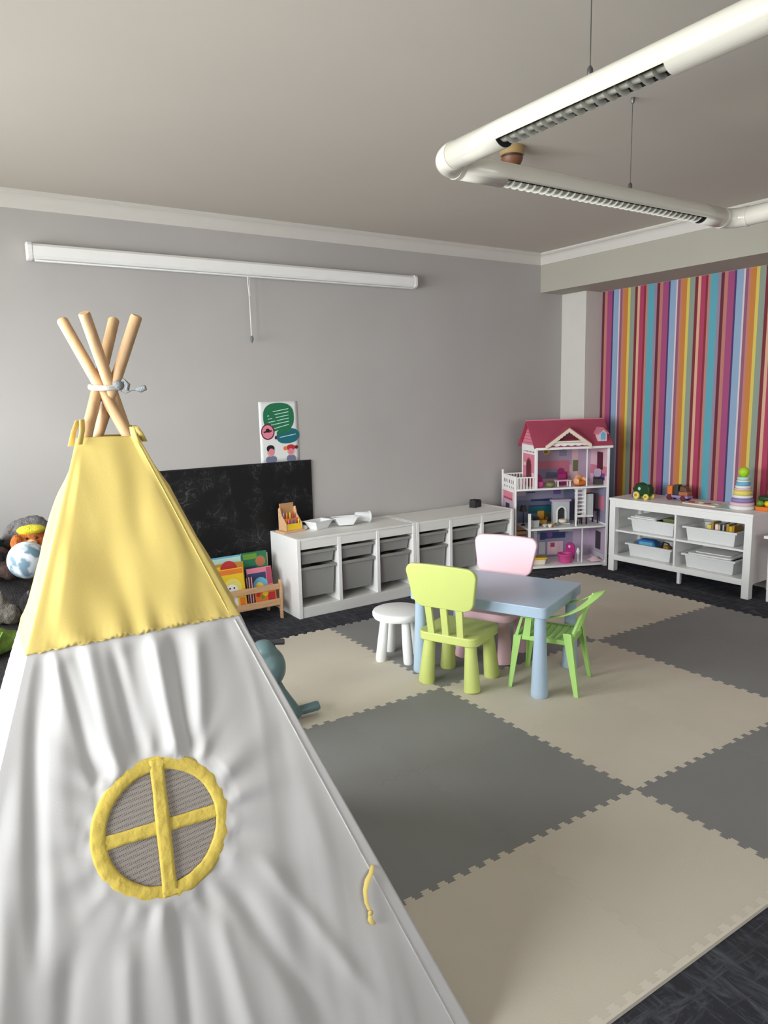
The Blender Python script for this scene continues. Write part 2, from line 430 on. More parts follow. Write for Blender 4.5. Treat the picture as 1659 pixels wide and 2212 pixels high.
# ------------------------------------------------------------------ foam mats
TS = 1.193 / 2; GX, GY = -2.6635, -3.1418; MT = 0.012
def tooth_line(n=19, amp=.0105):
    out = []; p = 1.0 / n
    for k in range(1, n - 1):
        s = amp if k % 2 == 0 else -amp
        a = k * p
        out += [(a + p * .10, 0), (a + p * .0, s), (a + p * 1.0, s), (a + p * .90, 0)] if s > 0 else [(a + p * .10, 0), (a + p * .0, s), (a + p * 1.0, s), (a + p * .90, 0)]
    return out
TL = tooth_line()
def edge_pts(P, Q):
    P = Vector(P); Q = Vector(Q); d = Q - P; n = Vector((-d.y, d.x)).normalized()
    return [P] + [P + d * t + n * s for t, s in TL]
def node(i, j): return (GX + TS * j, GY - TS * i)
BLOCKS = {(-1, -1): ('E', 0, 'beige foam floor tile in the block behind the tent, left of the white stool'),
          (-1, 0): ('F', 1, 'dark grey foam floor tile in the block under the white stool, before the storage units'),
          (-1, 1): ('D', 0, "beige foam floor tile in the far block in front of the doll's house"),
          (0, -1): ('B', 1, 'dark grey foam floor tile in the block right of the tent, before the lime chair'),
          (0, 0): ('C', 0, "beige foam floor tile in the block under the blue table's right end"),
          (0, 1): ('U', 1, 'dark grey foam floor tile in the block before the white media bench'),
          (1, -1): ('A', 0, "beige foam floor tile in the nearest row, beside the tent's lower corner"),
          (1, 0): ('R', 1, 'dark grey foam floor tile in the nearest row at the right edge of the photo')}
QN = {(0, 0): 'far left quarter', (0, 1): 'far right quarter', (1, 0): 'near left quarter', (1, 1): 'near right quarter'}
for i in range(-4, 1):
    for j in range(-2, 4):
        bi = math.floor(i / 2) + 1; bj = math.floor(j / 2)
        if i == 0 and j > 1: continue
        key = (bi, bj)
        nm, dk, lab = BLOCKS[key]
        a, b2, c, d = node(i, j), node(i, j + 1), node(i + 1, j + 1), node(i + 1, j)
        pts = edge_pts(a, b2) + edge_pts(b2, c)
        e = edge_pts(d, c)[1:]; pts += [Vector(c)] + e[::-1]
        e = edge_pts(a, d)[1:]; pts += [Vector(d)] + e[::-1]
        cx, cy = (a[0] + c[0]) / 2, (a[1] + c[1]) / 2
        poly = [((q.x - cx) * .9988, (q.y - cy) * .9988) for q in pts][::-1]
        m = MB().prism(poly, 0, MT)
        o = m.build('foam_floor_tile', 'mat_grey' if dk else 'mat_beige', smooth=0)
        o.location = (cx, cy, 0)
        if bi == 1: lab2 = lab + (', left tile' if j % 2 == 0 else ', right tile')
        else: lab2 = lab + ', ' + QN[(i % 2, j % 2)]
        tag(o, lab2, 'floor mat', 'interlocking foam floor tiles')
for j in range(-2, 2):
    a = node(1, j); dk = j >= 0
    pts = [(q.x - a[0], q.y - a[1]) for q in edge_pts(a, node(1, j + 1))] + [(TS, 0), (TS, -.02), (0, -.02)]
    o = MB().prism(pts[::-1], 0, MT).build('foam_edge_strip', 'strip_grey' if dk else 'strip_beige', smooth=0)
    o.location = (a[0], a[1], 0)
    tag(o, ('narrow beige foam edging strip along the near side of the beige row, ' if not dk else 'narrow dark grey foam edging strip along the near side of the grey row, ')
        + ('left piece' if j % 2 == 0 else 'right piece'), 'edge strip', 'edging strips of the foam mat')
# ------------------------------------------------------------------ play tent
PL = {'FR': (Vector((-4.497, -2.922, 1.698)), Vector((-3.853, -3.621, 0))), 'FL': (Vector((-4.380, -2.918, 1.703)), Vector((-5.064, -3.599, 0))),
      'BR': (Vector((-4.476, -3.063, 1.699)), Vector((-3.856, -2.365, 0))), 'BL': (Vector((-4.364, -3.058, 1.698)), Vector((-4.922, -2.437, 0)))}
TC = Vector((-4.429, -2.992, 0))
tent = thing('play_tent', "child's white and yellow canvas play tent with four wooden poles, in the left foreground", 'play tent', TC)
def loc(q): return Vector(q) - TC
PR = .0128
for kk in ('FR', 'FL', 'BR', 'BL'):
    a, b_ = PL[kk]; d = (b_ - a).normalized()
    z0 = MT if kk in ('FR', 'BR') else 0.0
    ft = b_ + (a - b_) * (z0 / a.z); ib = Vector((TC.x - ft.x, TC.y - ft.y, 0)).normalized() * .017; ft = ft + ib; d = (ft - a).normalized()
    m = MB().tube([loc(a - d * .0), loc(a + d * .004), loc(lerp(a, ft, .5)), loc(ft)], [PR * .82, PR, PR, PR], 16)
    m.build('pole', 'pole_wood', tent, smooth=40)
def pol(kk, z):
    a, b_ = PL[kk]; t = (a.z - z) / (a.z - b_.z); q = a + (b_ - a) * t
    ctr = Vector((TC.x, TC.y, z)); o = (q - ctr); o.z = 0
    return q + o.normalized() * (PR * 1.72 + .002 - .017 * (1 - z / a.z)) * min(1, o.length / .03)
ZTOP, ZSEAM, ZHEM = 1.432, 1.02, .035
FACES = {'front': ('FL', 'FR'), 'right': ('FR', 'BR'), 'back': ('BR', 'BL'), 'left': ('BL', 'FL')}
def face_raw(fc, s, z):
    A, B = FACES[fc]; a, b_ = pol(A, z), pol(B, z)
    return a + (b_ - a) * s
def face_n(fc, s, z):
    e = .004
    du = face_raw(fc, s + e, z) - face_raw(fc, s - e, z); dz = face_raw(fc, s, z + e) - face_raw(fc, s, z - e)
    return du.cross(dz).normalized()
# round window in the front panel: centre and size found on the front face
WS, WZ_, WR = 0.474, 0.652, 0.1365
wc = face_raw('front', WS, WZ_); wn = face_n('front', WS, WZ_)
wu = (face_raw('front', WS + .01, WZ_) - wc).normalized(); wv = wn.cross(wu).normalized()
if wv.z < 0: wv = -wv
def wpos(q):
    d = q - wc; return d.dot(wu), d.dot(wv)
def ridge(x, c, w): return math.exp(-((x - c) / w) ** 2)
def wrinkle(fc, s, z):
    """outward displacement of the cloth"""
    q = face_raw(fc, s, z); edge = max(0, min(1, (s - .03) / .09, (.97 - s) / .09)); edge = edge * edge * (3 - 2 * edge)
    A, B = FACES[fc]; wdt = (pol(A, z) - pol(B, z)).length
    x = (s - .5) * wdt
    seed = {'front': 0, 'right': 3, 'back': 6, 'left': 9}[fc]
    d = .006 * noise.noise((x * 5 + seed, z * 4, seed))
    if z < ZSEAM:                                   # gathers under the seam
        g = (ZSEAM - z); fall = min(1, g / .03) * math.exp(-g / .20)
        ph = x * 62 + 3.2 * noise.noise((x * 9, z * 3, 1.7 + seed)) + 3.0 * g * (x * 6)
        amp = .55 + .9 * (noise.noise((x * 14 + 2.1, 4.2 + seed, z * 1.3)))
        d += .0095 * fall * amp * math.sin(ph) * (1 + .6 * math.sin(ph * .47 + 1))
        d += .006 * min(1, g / .12) * noise.noise((x * 13 + .8 * g, z * 2.3, seed + 2.2))
        lowf = max(0, min(1, (.62 - z) / .35))      # long soft folds towards the hem
        d += .010 * lowf * noise.noise((x * 9, z * .9, 8.8 + seed)) + .005 * lowf * noise.noise((x * 22, z * 1.1, 3.3 + seed))
    else:
        g = z - ZSEAM
        d += .0035 * math.exp(-g / .05) * math.sin(x * 85 + 2 * noise.noise((x * 9, 0, seed)))
        d += .013 * noise.noise((x * 6 + 1.5 * g, z * 4 - x * 5, 5.5 + seed)) + .004 * noise.noise((x * 17 + 4 * g, z * 6 - x * 9, 1.5 + seed)) * min(1, g / .1 + .3)
    if fc == 'front':
        u, v = wpos(q); r = math.hypot(u, v); an = math.atan2(v, u)
        if r > 1e-4:
            k = max(0, r - WR); f = math.exp(-k / .055)
            d += .0075 * f * (math.sin(an * 17 + 2.5 * noise.noise((an * 2, .3, 0)) + 0) * .6 + noise.noise((math.cos(an) * 5, math.sin(an) * 5, 2.0))) * min(1, k / .012)
            f2 = math.exp(-k / .13)
            d += .011 * f2 * noise.noise((math.cos(an) * 3.2, math.sin(an) * 3.2, 7.7)) * min(1, k / .03)
        # long folds running from the seam towards the window and the left ridge
        for x0, x1, zt, zb, a_, w_ in ((-.215, -.265, 1.01, .55, -.014, .017), (-.11, -.085, 1.01, .72, .010, .018), (-.06, -.035, .99, .74, -.012, .014),
                                   (-.16, -.12, 1.0, .70, -.008, .012), (.02, .03, 1.0, .74, .011, .016), (.055, .06, .99, .74, -.010, .015), (.11, .08, .98, .76, .008, .018),
                                   (-.30, -.36, .80, .30, .010, .03), (.10, .24, .50, .20, -.010, .022), (.18, .33, .52, .25, .008, .02), (-.02, -.04, .47, .1, -.009, .015),
                                   (.06, .10, .46, .08, .009, .02), (-.12, -.17, .46, .1, .010, .022), (-.22, -.30, .48, .12, -.010, .02)):
            if zb - .08 < z < zt + .03:
                t = (zt - z) / (zt - zb); xc = lerp(x0, x1, t)
                win = max(0, min(1, (z - zb + .08) / .10)) * max(0, min(1, (zt + .03 - z) / .05))
                if r > WR: d += a_ * ridge(x, xc, w_) * win
        if r < WR + .03: d *= max(.15, min(1, (r - WR + .012) / .04))
    bil = {'front': .006, 'right': .028, 'back': .02, 'left': .02}[fc]
    if z > 1.30: bil *= max(0, (ZTOP - z) / .13)
    d += bil * 4 * s * (1 - s)
    return d * edge if fc == 'front' else d * min(1, edge + .0)
def cloth(fc, s, z, lift=0.0):
    q = face_raw(fc, s, z); n = face_n(fc, s, z)
    if lift and (s < .03 or s > .97):
        o = q - Vector((TC.x, TC.y, z)); o.z = 0
        f = max(0, 1 - min(s, 1 - s) / .03); n2 = (n * (1 - f) + o.normalized() * f).normalized()
        return loc(q + n * wrinkle(fc, s, z) + n2 * lift)
    return loc(q + n * (wrinkle(fc, s, z) + lift))
# ---- white lower cover
m = MB()
def keep_front(s, t):
    z = lerp(ZHEM, ZSEAM + .012, t); u, v = wpos(face_raw('front', s, z)); return math.hypot(u, v) > WR - .012
m.grid(lambda s, t: cloth('front', s, lerp(ZHEM, ZSEAM + .012, t)), 230, 230, keep=keep_front)
for fc in ('right', 'back', 'left'):
    m.grid(lambda s, t: cloth(fc, s, lerp(ZHEM, ZSEAM + .012, t)), 70, 70)
cover = m.build('canvas_cover', 'canvas_white', tent, smooth=180, solid=.0016)
# ---- yellow cap, its lower hem slightly scalloped by the stitching
m = MB()
def hem(fc, s):
    k = min(1, s / .04, (1 - s) / .04)
    return ZSEAM - .003 + k * (.0014 * math.sin(s * 190) + .0025 * noise.noise((s * 22, 3, 0)) + .0012 * math.sin(s * 71 + 1))
for fc in FACES:
    nu = 150 if fc in ('front', 'left') else 50
    m.grid(lambda s, t: cloth(fc, s, lerp(hem(fc, s), ZTOP, t), .0022 + .002 * (1 - min(1, t * 14))), nu, 110)
cap = m.build('yellow_cap', 'canvas_yellow', tent, smooth=180, solid=.0014)
# loops holding the cap to the poles
for kk in ('FR', 'FL', 'BR', 'BL'):
    a = pol(kk, ZTOP - .015); d = (PL[kk][0] - PL[kk][1]).normalized(); ctr = Vector((TC.x, TC.y, a.z)); out = (a - ctr).normalized()
    sd = d.cross(out).normalized()
    hgt = .062 if kk in ('FL', 'BL') else .04
    m = MB()
    for sgn in (-1, 1):
        P = [loc(a + sd * sgn * .014 + out * .002), loc(a + d * hgt * .55 + sd * sgn * .0135 + out * .004), loc(a + d * hgt + sd * sgn * .006 + out * .006)]
        vs = []
        for q in P: vs += [q - out * .007, q + out * .007]
        m.add(vs, [(0, 1, 3, 2), (2, 3, 5, 4)])
    m.build('fabric_loop', 'canvas_yellow', tent, smooth=60, solid=.002)
# stitched sleeve line just inside the right pole
m = MB().tube([cloth('front', .968, lerp(ZHEM, ZSEAM - .01, k / 60), .001) for k in range(61)], .0022, 6)
m.build('sleeve_piping', 'canvas_white', tent, smooth=60)
m = MB().tube([cloth('front', .955, lerp(ZSEAM + .005, ZTOP - .02, k / 40), .003) for k in range(41)], .0016, 6)
m.build('sleeve_piping', 'canvas_yellow', tent, smooth=60)
# ---- round window
def wpt(u, v, h): return loc(wc + wu * u + wv * v + wn * h)
m = MB(); NS = 96
def ringpt(i, j):
    an = 2 * PI * i; rr = WR - .0265 + .0290 * j + (.0012 * noise.noise((math.cos(an) * 6, math.sin(an) * 6, 1.2)) if j in (0, 1) else 0)
    h = .0045 + .0028 * math.sin(j * PI) + .0022 * noise.noise((math.cos(an) * 9 + j, math.sin(an) * 9, 4.0))
    return wpt(rr * math.cos(an), rr * math.sin(an), h)
m.grid(ringpt, NS, 6)
wf = m.build('window_ring', 'trim_yellow', tent, smooth=60, solid=.0022)
wf['label'] = 'yellow cloth ring round the tent window'
m = MB()
m.grid(lambda i, j: wpt((WR - .008) * j * math.cos(2 * PI * i), (WR - .008) * j * math.sin(2 * PI * i), .0012), 64, 10)
wn_o = m.build('window_net', 'net', tent, smooth=60)
wn_o['label'] = 'grey mesh of the round tent window'
def bar(ang, hw, h):
    m = MB(); ca, sa = math.cos(ang), math.sin(ang); Lh = WR - .004
    def f(i, j):
        t = (i - .5) * 2 * Lh; w_ = (j - .5) * 2 * (hw + .0012 * noise.noise((i * 7, ang, 0)))
        return wpt(t * ca - w_ * sa, t * sa + w_ * ca, h + .0015 * noise.noise((i * 12, j * 2, ang)))
    m.grid(f, 40, 4)
    return m.build('cross_bar', 'trim_yellow', wf, smooth=60, solid=.0016)
bar(math.radians(-1.6), .0130, .0048)
bar(math.radians(86.8), .0145, .0074)
# ---- tie cord round the poles, with a tail and tassel
TT = Vector((-4.430, -2.990, 1.545))
m = MB(); R_ = .031
pts = [loc(TT + Vector((R_ * 1.04 * math.cos(t / 24 * 2 * PI), R_ * 1.0 * math.sin(t / 24 * 2 * PI), -.002 + .004 * math.sin(t / 24 * 2 * PI * 1)))) for t in range(49)]
for i, q in enumerate(pts): q.z += .008 * (i / 48) - .004
m.tube(pts, .0042, 8)
cord = m.build('tie_cord', 'cord_white', tent, smooth=60)
k0 = TT + CR * .036 - cf * .012
m = MB(); m.ell(loc(k0), (.013, .012, .012), 12, 8)
m.tube([loc(k0), loc(k0 + CR * .012 + CU * .012), loc(k0 + CR * .022 + CU * .002), loc(k0 + CR * .019 - CU * .012)], .0048, 8)
m.tube([loc(k0), loc(k0 + CR * .006 - CU * .016), loc(k0 + CR * .016 - CU * .018), loc(k0 + CR * .028 - CU * .012), loc(k0 + CR * .045 - CU * .010)], .0018, 6)
m.tube([loc(k0 + CR * .040 - CU * .010), loc(k0 + CR * .050 - CU * .009), loc(k0 + CR * .062 - CU * .005)], [.003, .0075, .006], 8)
m.build('cord_tail', 'cord_grey', cord, smooth=60)['label'] = 'grey knotted end of the tie cord with a small tassel'
# ---- yellow tie hanging from the right ridge
a = pol("FR", .452); n = face_n("front", .97, .452)
def sp(u, z, h): return loc(a + wu * (u - .036) + wv * (z * 1.1 - .016) + wn * (.012 + h))
m = MB()
m.tube([sp(.022, .0, -.008), sp(.010, -.010, .002), sp(-.004, -.020, .004), sp(-.014, -.036, .004), sp(-.017, -.058, .003), sp(-.013, -.074, .003)], [.005, .006, .0065, .0055, .0045, .004], 8, flat=.45)
m.ell(sp(-.012, -.080, .004), (.0065, .005, .006), 10, 8)
m.tube([sp(-.012, -.080, .003), sp(-.016, -.092, .003), sp(-.012, -.100, .003), sp(-.006, -.104, .003)], [.004, .006, .0065, .003], 8, flat=.5)
m.build('tie_strap', 'canvas_yellow', tent, smooth=60)['label'] = 'small yellow tie strap on the right ridge of the tent'

# ------------------------------------------------------------------ projector screen on the back wall
ps = thing('projection_screen', 'rolled-up white projection screen case mounted high on the back wall', 'projection screen', (-2.78, 0, 2.365))
L2 = 1.352; D0, D1 = -.012, -.085
pr = [(D0, .047), (-.05, .052), (D1 + .012, .046), (D1, .032), (D1 - .001, -.022), (D1 + .012, -.034), (D1 + .03, -.04), (D0, -.04)]
m = MB().prism(pr, -L2, L2, axis='x'); m.build('case', 'white_lacquer', ps, smooth=30)
for sx in (-1, 1):
    m = MB().prism([(a * 1.0 - .002 if a < -.05 else a, b_ * 1.10) for a, b_ in pr], sx * (L2 - .012), sx * (L2 + .018), axis='x'); m.build('end_cap', 'white_plastic', ps, bevel=.004)
m = MB().box(-L2 + .02, L2 - .02, D1 + .004, D1 + .03, -.052, -.043); m.build('bottom_bar', 'white_lacquer', ps, bevel=.003)
for sx in (-.9, .0, .9): MB().box(sx * 1.2 - .03, sx * 1.2 + .03, -.013, 0, -.03, .045).build('wall_bracket', 'white_metal', ps)
m = MB().tube([(-.035, -.072, -.05), (-.035, -.076, -.09), (-.028, -.072, -.2), (-.026, -.07, -.44)], .004, 8); pc = m.build('pull_cord', 'cord_white', ps); MB().tube([(-.024, -.060, -.05), (-.016, -.06, -.07), (-.018, -.06, -.17)], .003, 8).build('pull_cord', 'cord_white', ps)
m = MB().lathe([(.004, 0), (.011, -.008), (.012, -.03), (.006, -.042), (.002, -.05)], (-.026, -.07, -.435), 12); m.build('cord_toggle', 'cord_grey', pc)['label'] = 'dark toggle at the end of the pull cord'

# ------------------------------------------------------------------ chalkboard and poster
cb = thing('chalkboard', 'large black chalkboard covered in faint chalk scribbles, fixed to the back wall', 'chalkboard', (-3.06, -.0125, 0))
cx0, cx1, cz0, cz1 = -.74, .698, .18, 1.052
m = MB().box(cx0 + .006, cx1 - .006, -.001, .004, cz0 + .006, cz1 - .006); m.build('writing_surface', 'chalk', cb, smooth=0)
m = MB()
for a in ((cx0, cx1, cz1 - .007, cz1), (cx0, cx1, cz0, cz0 + .007), (cx0, cx0 + .007, cz0, cz1), (cx1 - .007, cx1, cz0, cz1)): m.box(a[0], a[1], -.0022, .011, a[2], a[3])
m.build('edge_frame', 'black_board', cb)
# poster: curled paper with printed speech bubbles and two children's heads
po = thing('poster', 'white paper poster with green and blue speech bubbles and two cartoon heads, above the chalkboard', 'poster', (-2.603, 0, 1.05))
pw, ph = .302, .432
MATS = ['paper_white', 'green', 'teal', 'dark_red', 'rose', 'black', 'red', 'skin', 'blue_grey', 'mint', 'orange', 'blue']
def pz(u, v): return (lerp(-pw / 2, pw / 2, u), -.003 - .0012 * (4 * u * (1 - u)) - .0006 * math.sin(v * 5), v * ph)
m = MB().grid(lambda i, j: pz(i, j), 12, 12)
sheet = m.build('paper_sheet', 'paper_white', po, solid=.0006)
LAY = [0.0016]
def blob(cu, cv, ru, rv, col, pw_=2.0, rot=0, n=40):
    LAY[0] += .00005; q = []
    for k in range(n):
        a = 2 * PI * k / n; c, s = math.cos(a), math.sin(a)
        x = math.copysign(abs(c) ** (2 / pw_), c) * ru; y = math.copysign(abs(s) ** (2 / pw_), s) * rv
        x, y = x * math.cos(rot) - y * math.sin(rot), x * math.sin(rot) + y * math.cos(rot)
        P = Vector(pz(cu + x, cv + y)); P.y -= LAY[0]; q.append(P)
    pm.add(q, [tuple(range(n))], MATS.index(col))
def strip(u0, v0, u1, v1, w_, col):
    LAY[0] += .00005; q = []
    for (u, v) in ((u0, v0 - w_), (u1, v1 - w_), (u1, v1 + w_), (u0, v0 + w_)):
        P = Vector(pz(u, v)); P.y -= LAY[0]; q.append(P)
    pm.add(q, [(0, 1, 2, 3)], MATS.index(col))
pm = MB()
blob(.50, .745, .40, .235, 'green', 2.6)
for k in range(8):
    strip(.20 + .01 * k + (.12 if k > 4 else 0), .80 - .052 * k + .02, .76 - .0 * k, .88 - .052 * k, .006, 'mint')
blob(.72, .43, .30, .125, 'teal', 2.3, .05); blob(.62, .52, .2, .05, 'green', 2, .2)
strip(.50, .41, .93, .455, .006, 'mint')
blob(.20, .51, .17, .13, 'dark_red'); blob(.20, .51, .145, .11, 'rose'); blob(.20, .515, .11, .022, 'dark_red', 2, .1); blob(.20, .535, .05, .03, 'black'); blob(.18, .47, .09, .03, 'rose')
blob(.40, .41, .03, .03, 'dark_red')
blob(.26, .05, .14, .06, 'blue_grey', 2.5); blob(.25, .185, .095, .085, 'skin'); blob(.25, .235, .10, .055, 'black', 2.2); blob(.27, .175, .07, .06, 'rose')
blob(.78, .05, .12, .06, 'blue_grey', 2.5); blob(.78, .185, .10, .085, 'skin'); blob(.78, .235, .11, .05, 'red', 2.2); blob(.63, .225, .05, .035, 'orange'); blob(.93, .235, .045, .03, 'dark_red'); blob(.78, .17, .07, .05, 'rose')
pm.build('printed_picture', MATS, po, smooth=0)

# ------------------------------------------------------------------ suspended tubular light
LZ, LR = 2.300, .043
fx0, fy0 = -3.185, -2.645; fx1 = -1.42
lf = thing('suspended_light', 'white tubular suspended ceiling light with three runs joined by rounded elbows', 'ceiling light', (fx0, fy0, LZ))
ER = .075
def elbow(cx, cy, a0, a1, n=10):
    return [(cx + ER * math.cos(lerp(a0, a1, t / n)), cy + ER * math.sin(lerp(a0, a1, t / n)), 0) for t in range(n + 1)]
Lx = fx1 - fx0
def tube_with_slot(name, p0, p1, s0, s1, side):
    """tube from p0 to p1 with a lamp slot between s0 and s1, opening downwards and to one side"""
    p0, p1 = Vector(p0), Vector(p1); d = (p1 - p0); Ln = d.length; d.normalize(); up = Vector((0, 0, 1)); sd = d.cross(up)
    n = 32; a_lo, a_hi = side
    m = MB(); fsz = []
    stations = [0, s0, s1, Ln]
    def ring(t): return [p0 + d * t + (sd * math.sin(2 * PI * k / n) - up * math.cos(2 * PI * k / n)) * LR for k in range(n)]
    for si in range(3):
        A, B = ring(stations[si]), ring(stations[si + 1]); fs = []
        for k in range(n):
            am = (k + .5) / n * 360
            if am > 180: am -= 360
            if si == 1 and a_lo < am < a_hi: continue
            fs.append((k, (k + 1) % n, n + (k + 1) % n, n + k))
        m.add(A + B, fs)
    tb = m.build(name, 'white_metal', lf, smooth=60, solid=.002)
    # louvre inside the slot
    g = MB(); k0 = int((a_lo + 360) / 360 * n) ; 
    inner = LR * .62
    def ip(t, ang, r): 
        a = math.radians(ang); return p0 + d * t + (sd * math.sin(a) - up * math.cos(a)) * r
    for t in (s0, s1):
        q = [ip(t, a_lo + (a_hi - a_lo) * i / 8, LR * .985) for i in range(9)] + [ip(t, (a_lo + a_hi) / 2, 0.0)]
        g.add(q, [tuple(range(10))], 1)
    na = 10
    g.grid(lambda i, j: ip(lerp(s0, s1, j), lerp(a_lo - 25, a_hi + 25, i), inner), na, 1, m=0)
    for aa in (a_lo + 1.5, a_hi - 1.5): g.grid(lambda i, j: ip(lerp(s0, s1, j), aa, lerp(inner * .8, LR * .99, i)), 1, 1, m=1)
    N = int((s1 - s0) / .036)
    for i in range(1, N):
        t = lerp(s0, s1, i / N)
        q = [ip(t, lerp(a_lo, a_hi, j / 8), LR * .97) for j in range(9)] + [ip(t, lerp(a_hi, a_lo, j / 8), inner) for j in range(9)]
        o = len(g.v); g.add(q, [tuple(range(18))], 0)
    g.build('louvre', ['louvre_metal', 'gap_shade'], tb, smooth=0)['label'] = 'metal louvre grille in the lamp slot'
    return tb
tube_with_slot('tube', (0, -2.6, 0), (0, -ER, 0), 2.6 - 0.915, 2.6 - 0.325, (-52, 52))
tube_with_slot('tube', (ER, 0, 0), (Lx - ER, 0, 0), .215, 1.44, (-52, 52))
m = MB().tube([(Lx, -ER, 0), (Lx, -3.0, 0)], LR, 32); m.build('tube', 'white_metal', lf, smooth=60)
for pts in (elbow(ER, -ER, PI, PI / 2), elbow(Lx - ER, -ER, PI / 2, 0)):
    m = MB().tube(pts, LR * 1.03, 28); eb = m.build('elbow', 'white_metal', lf, smooth=60)
    for e in (0, -1):
        a, b_ = Vector(pts[e]), Vector(pts[1 if e == 0 else -2]); dd = (a - b_).normalized()
        MB().tube([a - dd * .006, a + dd * .012], LR * 1.07, 28).build('collar', 'white_metal', eb, smooth=40)
for t in (-1.60, -1.66): MB().tube([(0, t - .01, 0), (0, t + .01, 0)], LR * 1.05, 28).build('joint_ring', 'white_metal', lf, smooth=40)
for x, y in ((.0, -.66), (fx1 * 0 + 1.015, 0), (0, -2.2), (Lx, -1.5)):
    m = MB().tube([(x, y, LR - .002), (x, y, CZ - LZ)], .0016, 6); cbl = m.build('hanging_cable', 'steel', lf)
    MB().lathe([(.006, 0), (.008, .004), (.008, .022), (.003, .03)], (x, y, LR - .004), 12).build('cable_fitting', 'steel', cbl); MB().lathe([(.003, 0), (.008, .008), (.008, .024)], (x, y, CZ - LZ - .024), 12).build('ceiling_cap', 'steel', cbl)

# smoke detector on the ceiling
sd_ = thing('smoke_detector', 'small tan and brown smoke detector on the ceiling behind the suspended light', 'smoke detector', (-2.19, -1.95, CZ))
MB().lathe([(.060, 0), (.062, -.004), (.060, -.036), (.056, -.04)], n=28).build('base', 'old_tan', sd_)
MB().lathe([(.050, -.038), (.049, -.05), (.049, -.052)], n=28).build('sensor_gap', 'dark_brown', sd_)
MB().lathe([(.054, -.052), (.050, -.066), (.040, -.086), (.034, -.09), (.001, -.091)], n=28).build('cap', 'brown', sd_)
# ------------------------------------------------------------------ storage units with bins
SW_, SD, SH = .998, .44, .56
UX = (-2.718, -2.718 + SW_)
def storage_unit(x0, label):
    t = thing('storage_unit', label, 'storage unit', (x0, -SD, 0), 0, 'low white storage units along the back wall')
    W, D = SW_ - .003, SD - .018
    for a in (0, W - .028): MB().box(a, a + .028, 0, D, 0, SH).build('side_panel', 'white_lacquer', t, bevel=.002)
    bay = (W - .028 * 2 - .028 * 2) / 3
    for k in (1, 2): MB().box(.028 * k + bay * k, .028 * (k + 1) + bay * k, .004, D, .078, SH - .018).build('divider', 'white_lacquer', t, bevel=.002)
    MB().box(.028, W - .028, .002, D, SH - .018, SH - .001).build('top_panel', 'white_wood', t, bevel=.002)
    MB().box(.028, W - .028, .006, .022, SH - .078, SH - .018).build('front_rail', 'white_wood', t, bevel=.002)
    MB().box(.028, W - .028, .006, .022, 0, .078).build('plinth', 'white_wood', t, bevel=.002)
    MB().box(.028, W - .028, .022, D, .06, .078).build('bottom_panel', 'white_wood', t)
    MB().box(.028, W - .028, D - .006, D, .078, SH - .018).build('back_panel', 'gap_shade', t)  # white unit's back coloured near-black for the shade behind the bins
    for k in range(3):
        for zz in (.345, .455):
            xa = .028 * (k + 1) + bay * k
            for xr in (xa, xa + bay - .004): MB().box(xr, xr + .004, .03, D - .01, zz - .008, zz).build('bin_runner', 'white_wood', t)
    return t, bay
def open_box(m, w, d, h, taper=.88, th=.003, rim=.012, rh=.016, mi=0):
    """open bin, base centre at the origin, rim outside w x d at height h"""
    iw, id_ = w - 2 * rim, d - 2 * rim
    def rect(ww, dd, z): return [(-ww / 2, -dd / 2, z), (ww / 2, -dd / 2, z), (ww / 2, dd / 2, z), (-ww / 2, dd / 2, z)]
    loops = [rect(iw * taper, id_ * taper, 0), rect(iw, id_, h - .004), rect(w, d, h - .004), rect(w + .0, d, h - rh), rect(w - .004, d - .004, h - rh), ]
    outer = [rect(iw * taper, id_ * taper, 0), rect(iw, id_, h - rh * .6), rect(w - .004, d - .004, h - rh * .6), rect(w - .004, d - .004, h - rh), rect(w, d, h - rh), rect(w, d, h), rect(iw - 2 * th, id_ - 2 * th, h), rect(iw * taper - 2 * th, id_ * taper - 2 * th, th)]
    vs = [q for L_ in outer for q in L_]; fs = [(3, 2, 1, 0)]
    for k in range(len(outer) - 1):
        for i in range(4): fs.append((k * 4 + i, k * 4 + (i + 1) % 4, k * 4 + 4 + (i + 1) % 4, k * 4 + 4 + i))
    e = (len(outer) - 1) * 4; fs.append((e, e + 1, e + 2, e + 3))
    return m.add(vs, fs, mi)
u_lab = ['low white storage unit with six grey bins, the left one next to the book rack', "low white storage unit with six grey bins, the right one next to the doll's house"]
u_nm = ['left white storage unit', 'right white storage unit']; b_nm = ['left bay', 'middle bay', 'right bay']
bin_s = bin_d = None
for ui in range(2):
    t, bay = storage_unit(UX[ui], u_lab[ui])
    for k in range(3):
        cx = UX[ui] + .028 * (k + 1) + bay * k + bay / 2; cy = -SD + .016 + .195
        for kind in (0, 1):
            h = .092 if kind == 0 else .218; ztop = .462 if kind == 0 else .352
            lab = ('shallow' if kind == 0 else 'deep') + ' grey plastic bin in the ' + b_nm[k] + ' of the ' + u_nm[ui]
            src = bin_s if kind == 0 else bin_d
            if src is None:
                r = thing('storage_bin', lab, 'bin', (cx, cy, ztop - h), 0, ('shallow' if kind == 0 else 'deep') + ' grey bins in the storage units')
                open_box(MB(), bay - .012, .385, h, .93 if kind == 0 else .92, rim=.013, rh=.02).build('tub', 'grey_bin', r, bevel=.003)
                if kind == 0: bin_s = r
                else: bin_d = r
            else: dup(src, (cx, cy, ztop - h), 0, lab)
# yellow-green ball of modelling toys lying in a bin
cx = UX[0] + .028 * 3 + bay * 2 + bay / 2
o = MB().ell((0, 0, .05), (.075, .05, .05)).build('toy_ball', 'yellow'); o.location = (cx, -SD + .14, .232)
o2 = tag(o, 'yellow ball inside the deep bin in the right bay of the left white storage unit', 'ball')

